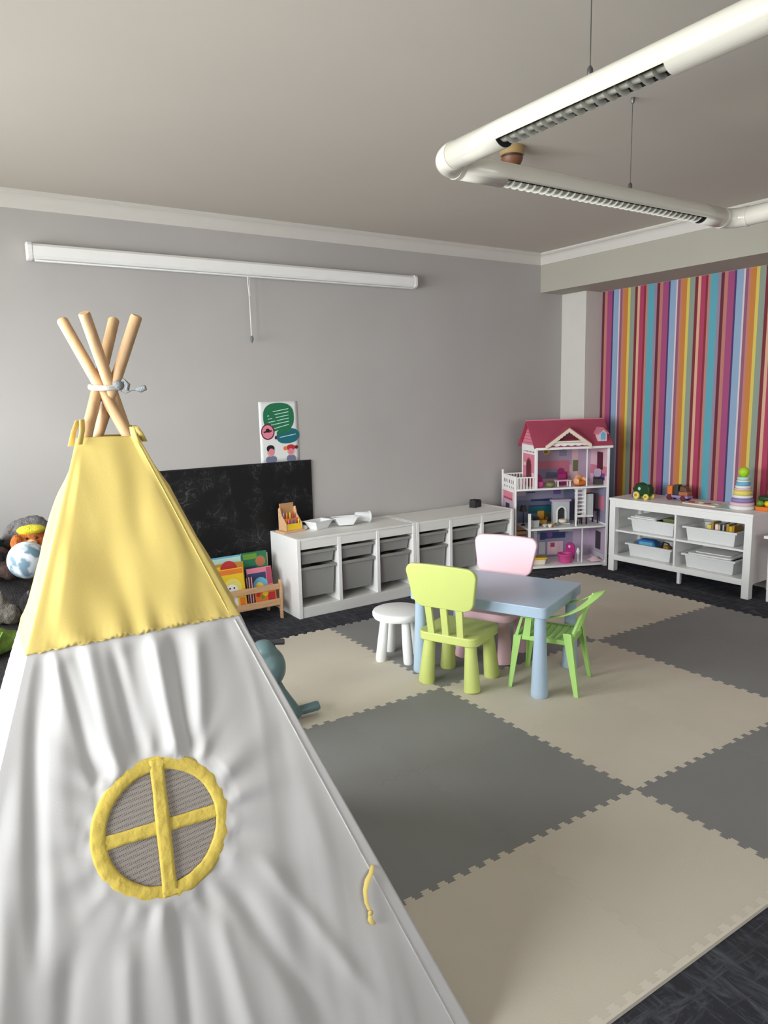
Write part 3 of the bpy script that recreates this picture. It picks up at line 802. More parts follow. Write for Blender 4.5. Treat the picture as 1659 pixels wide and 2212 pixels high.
# ---- things on top of the storage units
ph_ = thing('pencil_holder', 'small wooden tiered holder with coloured crayons on the left end of the storage unit', 'pencil holder', (-2.605, -.125, SH), .12)
m = MB().box(-.095, .085, -.065, .055, 0, .012); m.build('base', 'rack_wood', ph_, bevel=.002)['label'] = 'pale wooden base board'
for sx in (-1, 1):
    m = MB().prism([(-.05, .012), (.05, .012), (.05, .165), (.03, .175), (.012, .12), (-.05, .06)], sx * .064 - .005, sx * .064 + .005, axis='x'); m.build('side_board', 'rack_wood', ph_, bevel=.002)
m = MB().box(-.059, .059, .044, .05, .012, .20); m.build('back_board', 'tan', ph_, bevel=.002)
for y, z, c in ((-.046, .04, 'yellow'), (-.02, .075, 'orange')): MB().box(-.059, .059, y, y + .006, .012, z + .02).build('front_board', c, ph_, bevel=.001)
m = MB().box(-.059, .059, -.05, .044, .012, .018); m.build('shelf_board', 'rack_wood', ph_)
ccols = ['violet', 'hot_pink', 'orange', 'blue', 'yellow', 'purple', 'red', 'pale_yellow']
crn = None
cl_ = ['violet', 'pink', 'orange', 'blue', 'yellow', 'purple', 'red', 'pale yellow']
for i in range(8):
    x = -.048 + .0137 * i; y = -.033 if i % 2 else .012; h = .075 if i % 2 else .12
    o = MB().lathe([(.0045, 0), (.0045, h - .012), (.0012, h)], n=10).build('crayon', ccols[i])
    q = rotz(.12) @ Vector((x, y, .018)); o.location = (-2.605 + q.x, -.125 + q.y, SH + q.z)
    tag(o, cl_[i] + ' crayon standing in the small wooden holder on the storage unit', 'crayon', 'crayons in the wooden holder')
tr = thing('plastic_tray', 'small pale grey plastic tub lying open on the storage unit, leftmost of the three', 'tub', (-2.40, -.165, SH), .30, 'small pale tubs on the storage unit')
open_box(MB(), .19, .14, .062, .62, rim=.008, rh=.006).build('tub', 'pale_bin', tr, bevel=.002)
a = dup(tr, (-2.19, -.19, SH), -.25, 'small pale grey plastic tub on the storage unit, beside the fallen white pot')
a.rotation_euler = (math.radians(-4), math.radians(0), -.3)
a.location.z += .006
c_ = thing('plastic_pot', 'small white plastic pot lying on its side on the left storage unit', 'tub', (-2.025, -.165, SH + .046), 0)
c_.rotation_euler = (0, math.radians(96), math.radians(-12))
m = MB().lathe([(.032, -.055), (.034, -.052), (.040, .05), (.045, .052), (.045, .06), (.039, .06), (.033, -.049), (.001, -.049)], n=24, cap=False); m.build('cup', 'pale_bin', c_, smooth=40)
o = MB().lathe([(.02, 0), (.022, .003), (.022, .022), (.018, .028), (.001, .028)], n=16).build('bottle_cap', 'white_plastic'); o.location = (-2.485, -.11, SH); tag(o, 'tiny white plastic cap on the storage unit beside the wooden holder', 'cap')
bc = thing('black_box', 'small black plastic gadget on the right end of the storage units', 'gadget', (-.90, -.16, SH), .3)
m = MB().prism([(-.05, 0), (.05, 0), (.05, .045), (.04, .062), (.012, .066), (.006, .05), (-.02, .05), (-.024, .07), (-.046, .064), (-.05, .04)], -.03, .03, axis='y'); m.build('body', 'black', bc, bevel=.004)
m = MB().tube([(-.02, -.032, .028), (-.02, -.027, .028)], .014, 16); m.build('dial', 'charcoal', bc)

# ------------------------------------------------------------------ book rack
br = thing('book_rack', "low pale wooden children's book rack beside the storage unit", 'book rack', (-2.79, -.33, 0))
RL = -.62
for x in (-.018, RL):
    pf = [(-.012, 0), (.014, 0), (.016, .05), (.010, .12), (.014, .20), (.022, .262), (.014, .276), (-.006, .272), (-.014, .22), (-.012, .14), (-.006, .06)]
    MB().prism(pf, x, x + .018, axis='x').build('front_leg', 'rack_wood', br, bevel=.003)
    MB().prism([(.215, 0), (.24, 0), (.24, .43), (.215, .43)], x, x + .018, axis='x').build('rear_post', 'rack_wood', br, bevel=.003)
    MB().box(x, x + .018, .014, .216, .070, .1035).build('side_rail', 'rack_wood', br, bevel=.002)
for z0, z1 in ((.10, .145), (.21, .25)): MB().box(RL + .018, -.018, -.006, .006, z0, z1).build('front_rail', 'rack_wood', br, bevel=.003)
MB().box(RL + .018, -.018, .006, .216, .095, .104).build('shelf_board', 'rack_wood', br)
MB().box(RL + .018, -.018, .218, .228, .30, .42).build('back_board', 'rack_wood', br, bevel=.002)
def book(x, y, w, h, cov, label, lean=12, th=.014, deco=(), tilt=0):
    t = thing('picture_book', label, 'book', (-2.79 + x, -.33 + y, .1085), 0, 'picture books in the wooden rack', rot=(math.radians(-lean), math.radians(tilt), 0))
    MB().box(-w / 2, w / 2, -th / 2, -th / 2 + .002, 0, h).build('front_cover', cov, t)
    MB().box(-w / 2, w / 2, th / 2 - .002, th / 2, 0, h).build('back_cover', cov, t)
    MB().box(-w / 2 + .002, w / 2 - .003, -th / 2 + .002, th / 2 - .002, .003, h - .003).build('pages', 'paper_white', t)
    mats = list(dict.fromkeys(d[0] for d in deco)) or [cov]
    m = MB(); e = 0
    for col, kind, a in deco:
        e += .0002; yy = -th / 2 - .0004 - e; mi = mats.index(col)
        if kind == 'r':
            u0, v0, u1, v1 = a; m.add([((u0 - .5) * w, yy, v0 * h), ((u1 - .5) * w, yy, v0 * h), ((u1 - .5) * w, yy, v1 * h), ((u0 - .5) * w, yy, v1 * h)], [(0, 1, 2, 3)], mi)
        else:
            cu, cv, r = a; m.add([((cu - .5) * w + r * w * math.cos(k * PI / 12), yy, cv * h + r * w * math.sin(k * PI / 12)) for k in range(24)], [tuple(range(24))], mi)
    if deco: m.build('cover_picture', mats, t, smooth=0)
book(-.360, .15, .30, .34, 'sky', 'pale blue picture book at the back left of the rack', 9, .02, [('mint', 'r', (.02, .80, .98, .97)), ('olive', 'r', (.03, .5, .3, .75))])
book(-.113, .15, .186, .345, 'green', 'green picture book with orange fruit shapes at the back right of the rack', 9, .02,
     [('deep_teal', 'r', (.0, .5, .55, .72)), ('terracotta', 'c', (.72, .80, .20)), ('leaf', 'r', (.05, .86, .6, .97)), ('terracotta', 'c', (.45, .55, .13)), ('olive', 'r', (.05, .40, .95, .48))])
book(-.335, .095, .235, .305, 'gold', 'gold and red picture book behind the yellow one in the rack', 10, .012, [('red', 'c', (.55, .85, .26)), ('yellow', 'r', (.03, .5, .3, .94))])
book(-.345, .055, .215, .275, 'yellow', 'yellow picture book with a white cartoon face, front left in the rack', 11, .012,
     [('orange', 'r', (.02, .86, .98, .98)), ('dark_red', 'c', (.20, .70, .13)), ('pale_yellow', 'c', (.6, .52, .30)), ('white_plastic', 'c', (.56, .44, .22)), ('black', 'c', (.5, .52, .03)), ('black', 'c', (.64, .52, .03)), ('violet', 'r', (.25, .30, .80, .37)), ('white_plastic', 'r', (.18, .02, .72, .28)), ('orange', 'r', (.78, .02, .95, .26))])
book(-.110, .09, .182, .245, 'rose', 'mauve picture book with a blue and green planet, front right in the rack', 10, .014,
     [('navy', 'r', (.0, .3, .75, .86)), ('sky', 'c', (.5, .50, .30)), ('pale_yellow', 'c', (.44, .46, .17)), ('crimson', 'r', (.78, .5, 1, .98))])
book(-.098, .05, .155, .125, 'orange', 'orange picture book low at the right end of the rack', 11, .012, [('red', 'r', (.6, .1, .95, .6)), ('yellow', 'c', (.5, .6, .14)), ('leaf', 'c', (.35, .4, .09)), ('red', 'c', (.15, .55, .1))])
book(-.203, .05, .045, .20, 'dark_red', 'thin dark red book between the yellow and the mauve books in the rack', 8, .012, [('paper_white', 'r', (.3, 0, .4, 1)), ('paper_white', 'r', (.7, 0, .8, 1))])

# ------------------------------------------------------------------ blue table and lime, pink chairs, stool
TA = math.atan2(-.707, .309)
tc = Vector((-2.672, -1.679, 0)) + Vector((.309, -.707, 0)) * .5 + Vector((.504, .22, 0)) * .5
tb = thing('play_table', "pale blue plastic children's table with four tapered legs", 'table', (tc.x, tc.y, MT), TA)
TH = .48 - MT
W2, D2 = .77, .55
def skirt(w, d, r, z0, z1, th, lip=.004):
    m = MB(); o = rrect(w, d, r, 6); i_ = rrect(w - 2 * th, d - 2 * th, max(.005, r - th), 6); n = len(o)
    vs = [(x, y, z0) for x, y in o] + [(x, y, z1) for x, y in o] + [(x, y, z1 - .008) for x, y in i_] + [(x, y, z0) for x, y in i_]
    fs = [tuple(range(n, 2 * n)), tuple(range(3 * n - 1, 2 * n - 1, -1))]
    for k in range(n):
        k2 = (k + 1) % n
        fs += [(k, k2, n + k2, n + k), (3 * n + k2, 3 * n + k, 2 * n + k, 2 * n + k2), (3 * n + k, 3 * n + k2, k2, k)]
    m.add(vs, fs); return m
skirt(W2, D2, .03, TH - .055, TH, .012).build('table_top', 'blue_plastic', tb, bevel=.004, seg=3)
LEGP = [(.040, 0), (.043, .004), (.043, .02), (.030, .30), (.0265, .43)]
for sx in (-1, 1):
    for sy in (-1, 1):
        MB().lathe([(r * 1.0, z * (TH - .012) / .43) for r, z in LEGP], (sx * (W2 / 2 - .046), sy * (D2 / 2 - .046), 0), 28).build('leg', 'blue_plastic', tb, smooth=50)
def kids_chair(name, label, matn, loc_, rz):
    """faces local +y; backrest at -y"""
    t = thing(name, label, 'chair', loc_, rz)
    SHt = .30 - MT; w, d = .335, .315
    skirt(w, d, .05, SHt - .045, SHt, .012).build('seat', matn, t, bevel=.005, seg=3)
    for sx in (-1, 1):
        for sy in (-1, 1):
            bx_, by_ = sx * (w / 2 - .052), sy * (d / 2 - .052); ex, ey = sx * .018, sy * .018
            m = MB().tube([(bx_ + ex, by_ + ey, 0), (bx_ + ex * .9, by_ + ey * .9, .012), (bx_ + ex * .4, by_ + ey * .4, .16), (bx_, by_, SHt - .03)], [.040, .0425, .034, .0285], 24)
            m.build('leg', matn, t, smooth=50)
    lean = lambda z: -(d / 2 - .012) - max(0, z - SHt) * .16
    # back panel: wide rounded trapezoid, lightly curved
    z0, z1 = .445 - MT, .672 - MT
    prof = []
    N = 10
    def hw(f): return lerp(.150, .196, f ** .8)
    def corner(pts_, cx, cz, r, a0):
        for k in range(7):
            a = math.radians(a0 + 90 * k / 6); pts_.append((cx + r * math.cos(a), cz + r * math.sin(a)))
    outl = []
    corner(outl, .196 - .045, z1 - .045, .045, 0); outl += [(.06, z1 + .004), (-.06, z1 + .004)]; corner(outl, -.196 + .045, z1 - .045, .045, 90)
    corner(outl, -.174 + .06, z0 + .06, .06, 180); corner(outl, .174 - .06, z0 + .06, .06, 270)
    m = MB(); n = len(outl); cz = (z0 + z1) / 2; rings = []
    for off in (-.013, .013):
        for sc in (1.0, .66, .33):
            rings.append([(x * sc, lean(cz + (z - cz) * sc) + off - .30 * (.196 ** 2 - (x * sc) ** 2) * .35, cz + (z - cz) * sc) for x, z in outl])
    vs = [q for R_ in rings for q in R_]; fs = []
    for base in (0, 3):
        for rr in (0, 1):
            for k in range(n):
                a, b_ = (base + rr) * n + k, (base + rr) * n + (k + 1) % n
                fs.append((a, b_, b_ + n, a + n))
        fs.append(tuple((base + 2) * n + k for k in range(n)))
    for k in range(n): fs.append((k, (k + 1) % n, 3 * n + (k + 1) % n, 3 * n + k))
    m.add(vs, fs); m.build('backrest', matn, t, bevel=.006, seg=3, smooth=40)
    for x in (-.088, 0, .088):
        m = MB(); x0 = x * .93
        za, zb = SHt - .012, z0 + .012
        q = []
        for z, xx in ((za, x0), (zb, x)):
            y = lean(z) - (.30 * .35 * .196 ** 2 * .8 if z == zb else 0)
            for dx, dy in ((-.019, -.009), (.019, -.009), (.019, .009), (-.019, .009)): q.append((xx + dx, y + dy, z))
        m.add(q, [(3, 2, 1, 0), (4, 5, 6, 7), (0, 1, 5, 4), (1, 2, 6, 5), (2, 3, 7, 6), (3, 0, 4, 7)]); m.build('slat', matn, t, bevel=.003)
    return t
ca = math.atan2(.107, .238) - PI / 2
kids_chair('kids_chair', 'lime green plastic chair with three back slats, seen from behind at the blue table', 'lime_plastic', (-2.517, -1.917, MT), ca)
kids_chair('kids_chair', 'pale pink plastic chair on the far side of the blue table', 'pink_plastic', (-2.125, -1.735, MT), ca + PI)
st_ = thing('stool', 'round white plastic stool at the left end of the blue table', 'stool', (-2.592, -1.462, MT))
SS = .30 - MT
MB().lathe([(.118, SS - .045), (.142, SS - .042), (.149, SS - .030), (.150, SS - .014), (.145, SS - .004), (.136, SS), (.001, SS - .004)], n=40).build('seat', 'white_plastic', st_, smooth=50)
for k in range(4):
    a = math.radians(62 + 90 * k) + .35
    p0 = Vector((.118 * math.cos(a), .118 * math.sin(a), 0)); p1 = Vector((.088 * math.cos(a), .088 * math.sin(a), SS - .04))
    MB().tube([p0, p0 + Vector((0, 0, .012)), lerp(p0, p1, .45), p1], [.027, .030, .0285, .024], 20).build('leg', 'white_plastic', st_, smooth=50)

# ------------------------------------------------------------------ green plastic armchair (faces local +y)
fa = Vector((-.137, .251, 0)).normalized(); ga = math.atan2(fa.y, fa.x) - PI / 2
gc = (Vector((-2.349, -2.163, 0)) + Vector((-2.011, -2.308, 0))) / 2 + Vector((.020, .016, 0))
ac = thing('armchair', "light green plastic children's armchair tucked under the right end of the blue table", 'chair', (gc.x, gc.y, MT), ga)
AS = .275; G = 'apple_green_plastic'
m = MB()
def seatz(u, v): return AS - .010 * math.sin(PI * v) * (1 - (2 * u - 1) ** 4) + (.008 if v > .93 else 0) * -1
for k in range(7):
    v0, v1 = .05 + k * .128, .05 + k * .128 + .108
    m.grid(lambda i, j: ((i - .5) * .245 * (1 - .08 * (1 - lerp(v0, v1, j))), lerp(-.125, .14, lerp(v0, v1, j)), seatz(i, lerp(v0, v1, j))), 10, 2)
m.build('seat_slats', G, ac, smooth=60, solid=.006)
m = MB()
for sx in (-1, 1): m.box(sx * .124 - .010, sx * .124 + .010, -.135, .148, AS - .022, AS + .003)
m.box(-.125, .125, .130, .150, AS - .03, AS + .001); m.box(-.125, .125, -.14, -.122, AS - .03, AS + .003); m.build('seat_frame', G, ac, bevel=.005)
def vleg(p0, p1, n1, n2, w0, w1, th=.004):
    """L-section leg between top p0 and foot p1 with flanges along n1 and n2"""
    m = MB(); p0, p1 = Vector(p0), Vector(p1)
    for n_ , o_ in ((Vector(n1), Vector(n2)), (Vector(n2), Vector(n1))):
        q = [p0, p0 + n_ * w0, p0 + n_ * w0 + o_ * th, p0 + o_ * th, p1, p1 + n_ * w1, p1 + n_ * w1 + o_ * th, p1 + o_ * th]
        m.add(q, [(3, 2, 1, 0), (4, 5, 6, 7), (0, 1, 5, 4), (1, 2, 6, 5), (2, 3, 7, 6), (3, 0, 4, 7)])
    return m
for sx in (-1, 1):
    vleg((sx * .140, .150, AS + .002), (sx * .158, .172, 0), (-sx, 0, 0), (0, -1, 0), .040, .020).build('leg', G, ac, bevel=.0015)
    vleg((sx * .136, -.140, AS + .04), (sx * .152, -.185, 0), (-sx, 0, 0), (0, 1, 0), .042, .022).build('leg', G, ac, bevel=.0015)
# arm hoop: from one front seat corner up, round the back, down to the other
hp = []
for k in range(33):
    a = PI * k / 32; sn = max(0.0, math.sin(a))
    hp.append((math.cos(a) * (.137 + .040 * sn ** 1.5) * (1 if abs(math.cos(a)) > 1e-9 else 0), .05 - .295 * sn ** .9, .388 + .120 * sn ** 2.2))
full = [(.136, .10, .380)] + hp + [(-.136, .10, .380)]
m = MB(); q = []; N = len(full)
for i, P in enumerate(full):
    P = Vector(P); f = math.sin(PI * i / (N - 1))
    outw = Vector((P.x, P.y + .03, 0)).normalized(); w_ = lerp(.012, .030, f ** 2)
    tilt = (outw * .85 + Vector((0, 0, .30 * f))).normalized()
    q += [P - tilt * w_, P + tilt * w_, P + tilt * w_ + Vector((0, 0, -.008)), P - tilt * w_ + Vector((0, 0, -.008))]
fs = [(0, 1, 2, 3), ((N - 1) * 4 + 3, (N - 1) * 4 + 2, (N - 1) * 4 + 1, (N - 1) * 4)]
for i in range(N - 1):
    for k in range(4): fs.append((i * 4 + k, i * 4 + (k + 1) % 4, i * 4 + 4 + (k + 1) % 4, i * 4 + 4 + k))
m.add(q, fs); m.build('arm_hoop', G, ac, smooth=50, bevel=.002)
for sx in (-1, 1):
    for y0, y1, ya, yb in ((.100, .112, .128, .146), (.058, .090, .066, .104)):
        m = MB()
        m.add([(sx * .128, y0, .386), (sx * .128, y1, .384), (sx * .132, yb, AS), (sx * .132, ya, AS), (sx * .133, y0, .386), (sx * .133, y1, .384), (sx * .137, yb, AS), (sx * .137, ya, AS)],
              [(3, 2, 1, 0), (4, 5, 6, 7), (0, 1, 5, 4), (1, 2, 6, 5), (2, 3, 7, 6), (3, 0, 4, 7)])
        m.build('arm_support', G, ac, bevel=.0012)
    MB().tube([(sx * .128, -.13, AS), (sx * .085, -.165, .38), (sx * .040, -.215, .490)], [.010, .008, .009], 10, flat=.55).build('back_strut', G, ac, smooth=60)
    MB().tube([(sx * .050, -.13, AS), (sx * .045, -.165, .38), (sx * .030, -.213, .490)], [.010, .008, .009], 10, flat=.55).build('back_strut', G, ac, smooth=60)
# ------------------------------------------------------------------ doll's house (local x along the front, y to the back)
DA = math.radians(-23.708); DO = Vector((-.533, -.424, 0))
dh = thing('dolls_house', "three-storey white and pink wooden doll's house with a red roof in the corner", "doll's house", DO, DA)
def dpos(t, d, z): q = rotz(DA) @ Vector((t, d, 0)); return (DO.x + q.x, DO.y + q.y, z)
DD = .33; T0, T1 = -.130, .712; TM = .056
def pbox(name, a, mt, par=dh, **k): return MB().box(*a).build(name, mt, par, **k)
pbox('base_board', (T0, T1, 0, DD, .012, .030), 'white_lacquer', bevel=.002)
for x in (T0 + .01, T1 - .03): pbox('foot_block', (x, x + .02, .01, DD - .01, 0, .012), 'white_lacquer')
# back walls with printed wallpaper patches
def printed(name, base, mats, patches, T, par=dh):
    """base box plus flat printed patches; T maps (u, v, h) to local"""
    m = MB(); m.box(*base)
    e = 0
    for mi, kind, a in patches:
        e += .00025
        if kind == 'r':
            u0, v0, u1, v1 = a; q = [T(u0, v0, e), T(u1, v0, e), T(u1, v1, e), T(u0, v1, e)]; f = [(0, 1, 2, 3)]
        elif kind == 'arch':
            u0, v0, u1, v1 = a; r = (u1 - u0) / 2; cu = (u0 + u1) / 2
            q = [T(u0, v0, e), T(u1, v0, e)] + [T(cu + r * math.cos(k * PI / 10), v1 - r * 1.2 + 1.2 * r * math.sin(k * PI / 10), e) for k in range(11)]; f = [tuple(range(len(q)))]
        else:
            cu, cv, r = a; q = [T(cu + r * math.cos(k * PI / 10), cv + r * math.sin(k * PI / 10), e) for k in range(20)]; f = [tuple(range(20))]
        m.add(q, f, mats.index(mi))
    return m.build(name, mats, par, smooth=0)
PM = ['lilac_grey', 'blue_grey', 'lilac', 'rose', 'pale_pink', 'navy', 'olive', 'brown', 'dark_brown', 'magenta', 'pale_yellow', 'teal', 'purple', 'crimson', 'dark_red', 'grey', 'pale_grey', 'gold', 'peach', 'white_lacquer', 'tan', 'red', 'charcoal']
TB = lambda u, v, h: (u, DD - .0005 - h - .0, v)
lo = ['lilac_grey'] + [q for q in PM if q != 'lilac_grey']
printed('back_wall', (T0, T1, DD - .0, DD + .008, .012, .345), lo, [
    ('olive', 'r', (-.118, .03, .07, .34)), ('tan', 'r', (.00, .16, .10, .33)), ('brown', 'r', (.0, .05, .12, .16)), ('dark_brown', 'r', (.01, .10, .11, .115)), ('dark_brown', 'r', (.01, .19, .10, .20)), ('dark_brown', 'r', (.01, .24, .10, .25)), ('dark_brown', 'r', (.01, .28, .10, .29)),
    ('pale_grey', 'r', (.17, .03, .20, .34)), ('blue_grey', 'r', (.20, .24, .5, .34)), ('navy', 'r', (.23, .19, .28, .26)), ('navy', 'r', (.28, .20, .47, .255)), ('purple', 'c', (.32, .235, .028)), ('pale_grey', 'r', (.41, .255, .56, .30)),
    ('pale_grey', 'r', (.22, .06, .28, .17)), ('pale_pink', 'r', (.30, .05, .45, .17)), ('crimson', 'r', (.33, .12, .37, .16)), ('lilac', 'r', (.54, .03, .70, .34)), ('teal', 'r', (.24, .29, .30, .33)), ('dark_brown', 'r', (.36, .29, .44, .32))], TB)
mid = ['blue_grey'] + [q for q in PM if q != 'blue_grey']
printed('back_wall', (T0, T1, DD, DD + .008, .36, .690), mid, [
    ('grey', 'r', (-.118, .36, .02, .56)), ('olive', 'r', (-.10, .36, -.05, .54)), ('lilac_grey', 'r', (-.118, .56, .45, .69)), ('navy', 'r', (.14, .545, .34, .565)), ('navy', 'r', (.10, .62, .18, .63)), ('lilac', 'r', (.0, .60, .09, .66)), ('teal', 'r', (.12, .44, .36, .50)),
    ('navy', 'r', (.12, .50, .32, .51)), ('olive', 'r', (.20, .38, .32, .45)), ('purple', 'r', (.35, .60, .42, .64)), ('lilac', 'r', (.55, .36, .70, .69)), ('tan', 'r', (.63, .52, .69, .62))], TB)
up = ['pale_pink'] + [q for q in PM if q != 'pale_pink']
printed('back_wall', (TM, T1, DD, DD + .008, .705, 1.066), up, [
    ('lilac', 'r', (TM + .01, .86, .52, 1.06)), ('rose', 'r', (.08, .78, .50, .90)), ('lilac_grey', 'r', (.18, .74, .46, .83)), ('blue_grey', 'r', (.28, .75, .44, .80)), ('magenta', 'c', (.42, .80, .035)), ('magenta', 'r', (.44, .72, .48, .80)), ('pale_yellow', 'c', (.28, .99, .035)), ('gold', 'c', (.275, .985, .02)), ('dark_red', 'c', (.27, 1.03, .025)),
    ('lilac_grey', 'r', (.40, .94, .47, 1.0)), ('navy', 'c', (.44, 1.01, .018)), ('olive', 'r', (.53, .80, .58, .90)), ('lilac', 'r', (.58, .70, .70, 1.06)), ('rose', 'r', (.10, .70, .16, .80)), ('crimson', 'r', (.11, .71, .22, .76))], TB)
# right wall, printed inside
rw = ['white_lacquer', 'lilac', 'pale_pink', 'dark_red', 'purple', 'rose', 'pale_grey', 'charcoal', 'lilac_grey']
TRi = lambda u, v, h: (T1 - .0125 - h, u, v)
printed('right_wall', (T1 - .012, T1, 0, DD, .012, 1.066), rw, [
    ('lilac', 'r', (.012, .04, DD, .34)), ('charcoal', 'r', (.10, .12, .20, .28)), ('pale_grey', 'r', (.04, .04, .25, .09)), ('lilac_grey', 'r', (.012, .37, DD, .685)), ('rose', 'r', (.05, .48, .16, .60)), ('pale_pink', 'r', (.012, .71, DD, 1.06)), ('rose', 'r', (.012, .78, DD, .86)), ('dark_red', 'r', (.09, .83, .20, .98)), ('purple', 'r', (.05, .74, .26, .80))], TRi)
# left outer wall below the balcony, with printed awning and window
lw = ['white_lacquer', 'lilac', 'rose', 'pale_pink', 'charcoal', 'crimson', 'lilac_grey']
TLo = lambda u, v, h: (T0 - .0005 - h, u, v)
printed('left_wall', (T0, T0 + .012, 0, DD, .012, .690), lw, [
    ('pale_pink', 'r', (.02, .04, DD - .02, .675)), ('lilac', 'r', (.03, .40, DD - .03, .60)), ('rose', 'r', (.05, .60, DD - .05, .672)), ('crimson', 'r', (.05, .605, DD - .05, .62)), ('charcoal', 'r', (.12, .47, .22, .57))], TLo)
# floors, posts
pbox('floor_board', (.0, T1 - .012, 0, DD, .343, .358), 'white_lacquer', bevel=.002)
pbox('floor_board', (T0, T1 - .012, -.002, DD, .688, .704), 'white_lacquer', bevel=.002)
pbox('corner_post', (T0, T0 + .016, -.004, .012, 0, .815), 'white_lacquer', bevel=.002)
pbox('corner_post', (T0, T0 + .014, DD - .014, DD, .69, .845), 'white_lacquer', bevel=.002)
pbox('corner_post', (-.006, .016, -.004, .016, .03, .492), 'white_lacquer', bevel=.003)
pbox('corner_post', (TM - .010, TM + .014, -.004, .014, .704, 1.07), 'white_lacquer', bevel=.002)
pbox('corner_post', (T1 - .016, T1 + .002, -.004, .014, 0, 1.066), 'white_lacquer', bevel=.002)
MB().tube([(.524, .03, .704), (.524, .03, 1.075)], .006, 10).build('slender_post', 'white_lacquer', dh)
pbox('slender_post', (.505, .513, .06, .068, .03, .343), 'white_lacquer')
# balcony railing
m = MB(); m.box(T0 + .014, TM - .01, .0, .010, .796, .806)
for k in range(6): x = lerp(T0 + .03, TM - .022, k / 5.0); m.box(x - .004, x + .004, .001, .009, .704, .797)
m.build('balcony_railing', 'white_lacquer', dh, bevel=.001)
m = MB(); m.box(T0 + .002, T0 + .010, .012, DD - .012, .775, .812); m.box(T0 + .002, T0 + .010, .012, DD - .012, .72, .745)
for k in range(7): y = lerp(.03, DD - .03, k / 6.0); m.box(T0 + .003, T0 + .009, y - .004, y + .004, .704, .776)
m.build('balcony_railing', 'white_lacquer', dh, bevel=.001)
m = MB(); m.box(T0 + .014, TM, DD - .010, DD - .002, .80, .81)
for k in range(6): x = lerp(T0 + .03, TM - .022, k / 5.0); m.box(x - .004, x + .004, DD - .009, DD - .003, .704, .80)
m.build('balcony_railing', 'white_lacquer', dh, bevel=.001)
# upper left wall with arched door, gable siding
ul = ['white_lacquer', 'rose', 'dark_red', 'pale_pink', 'crimson', 'pale_grey', 'lilac']
TLu = lambda u, v, h: (TM - .0005 - h, u, v)
printed('upper_left_wall', (TM, TM + .012, 0, DD, .704, 1.066), ul, [
    ('rose', 'r', (.03, .71, DD - .03, .985)), ('pale_pink', 'r', (.04, .80, .10, .83)), ('pale_pink', 'r', (.22, .88, .29, .91)), ('pale_pink', 'r', (.22, .74, .28, .77)), ('crimson', 'arch', (.10, .705, .23, .955)), ('dark_red', 'arch', (.115, .705, .215, .94)), ('pale_grey', 'r', (.04, 1.0, DD - .04, 1.012)), ('crimson', 'r', (.05, 1.0, .07, 1.012)), ('crimson', 'r', (.12, 1.0, .14, 1.012)), ('crimson', 'r', (.19, 1.0, .21, 1.012))], TLu)
ZE, ZR, YM = 1.062, 1.258, .165
for x in (TM, T1 - .012):
    m = MB().prism([(.0, ZE), (DD, ZE), (YM, ZR - .012)], x, x + .012, axis='x')
    g = m.build('gable_wall', 'rose', dh)
    m = MB()
    for k in range(6):
        z = ZE + .018 + k * .028; f = (z - ZE) / (ZR - ZE); m.box(x - .0015, x + .0005, f * YM + .004, DD - f * (DD - YM) - .004, z, z + .004)
    m.build('siding_line', 'crimson', g)
# roof: two slabs
def slab(y0, z0, y1, z1, name, x0=TM - .03, x1=T1 + .016, th=.012):
    dv = Vector((0, y1 - y0, z1 - z0)).normalized(); n = Vector((0, -dv.z, dv.y));
    if n.z < 0: n = -n
    q = []
    for x in (x0, x1): q += [Vector((x, y0, z0)), Vector((x, y1, z1)), Vector((x, y1, z1)) + n * th, Vector((x, y0, z0)) + n * th]
    return MB().add(q, [(3, 2, 1, 0), (4, 5, 6, 7), (0, 1, 5, 4), (1, 2, 6, 5), (2, 3, 7, 6), (3, 0, 4, 7)]).build(name, 'crimson', dh, bevel=.002)
slab(-.03, ZE - .022, YM, ZR, 'roof_slope'); slab(DD + .03, ZE - .022, YM, ZR, 'roof_slope')
m = MB().box(TM - .03, T1 + .016, YM - .010, YM + .010, ZR + .002, ZR + .014); m.build('roof_ridge', 'rose', dh, bevel=.003)
pbox('eave_trim', (TM - .02, T1 + .012, -.040, -.030, ZE - .034, ZE - .014), 'white_lacquer', bevel=.002)
# front gable with scalloped bargeboard
gx0, gx1, gxc, gz0, gz1 = .118, .522, .320, 1.066, 1.205
m = MB()
for (xa, za, xb, zb) in ((gx0, gz0, gxc, gz1), (gxc, gz1, gx1, gz0)):
    n = 16; q = []
    for k in range(n + 1):
        t = k / n; x = lerp(xa, xb, t); z = lerp(za, zb, t); q.append((x, z))
    low = []
    for k in range(n * 3 + 1):
        t = k / (n * 3); low.append((lerp(xa, xb, t), lerp(za, zb, t) - .030 - .006 * abs(math.sin(t * PI * 8))))
    m.prism(q + low[::-1], -.058, -.048, axis='y')
m.build('bargeboard', 'cream', dh, smooth=0)
m = MB()
for (xa, za, xb, zb) in ((gx0, gz0, gxc, gz1), (gxc, gz1, gx1, gz0)):
    m.add([(xa, -.058, za), (xb, -.058, zb), (xb, .12, zb), (xa, .04, za), (xa, -.058, za + .01), (xb, -.058, zb + .01), (xb, .12, zb + .01), (xa, .04, za + .01)], [(3, 2, 1, 0), (4, 5, 6, 7), (0, 1, 5, 4), (1, 2, 6, 5), (2, 3, 7, 6), (3, 0, 4, 7)])
m.build('gable_roof', 'crimson', dh)
m = MB().prism([(gxc - .085, 1.122), (gxc + .085, 1.122), (gxc, 1.172)], -.046, -.040, axis='y'); m.build('gable_panel', 'dark_red', dh)
pbox('gable_bar', (gxc - .14, gxc + .13, -.052, -.044, 1.085, 1.100), 'cream', bevel=.002)
m = MB(); N = 24
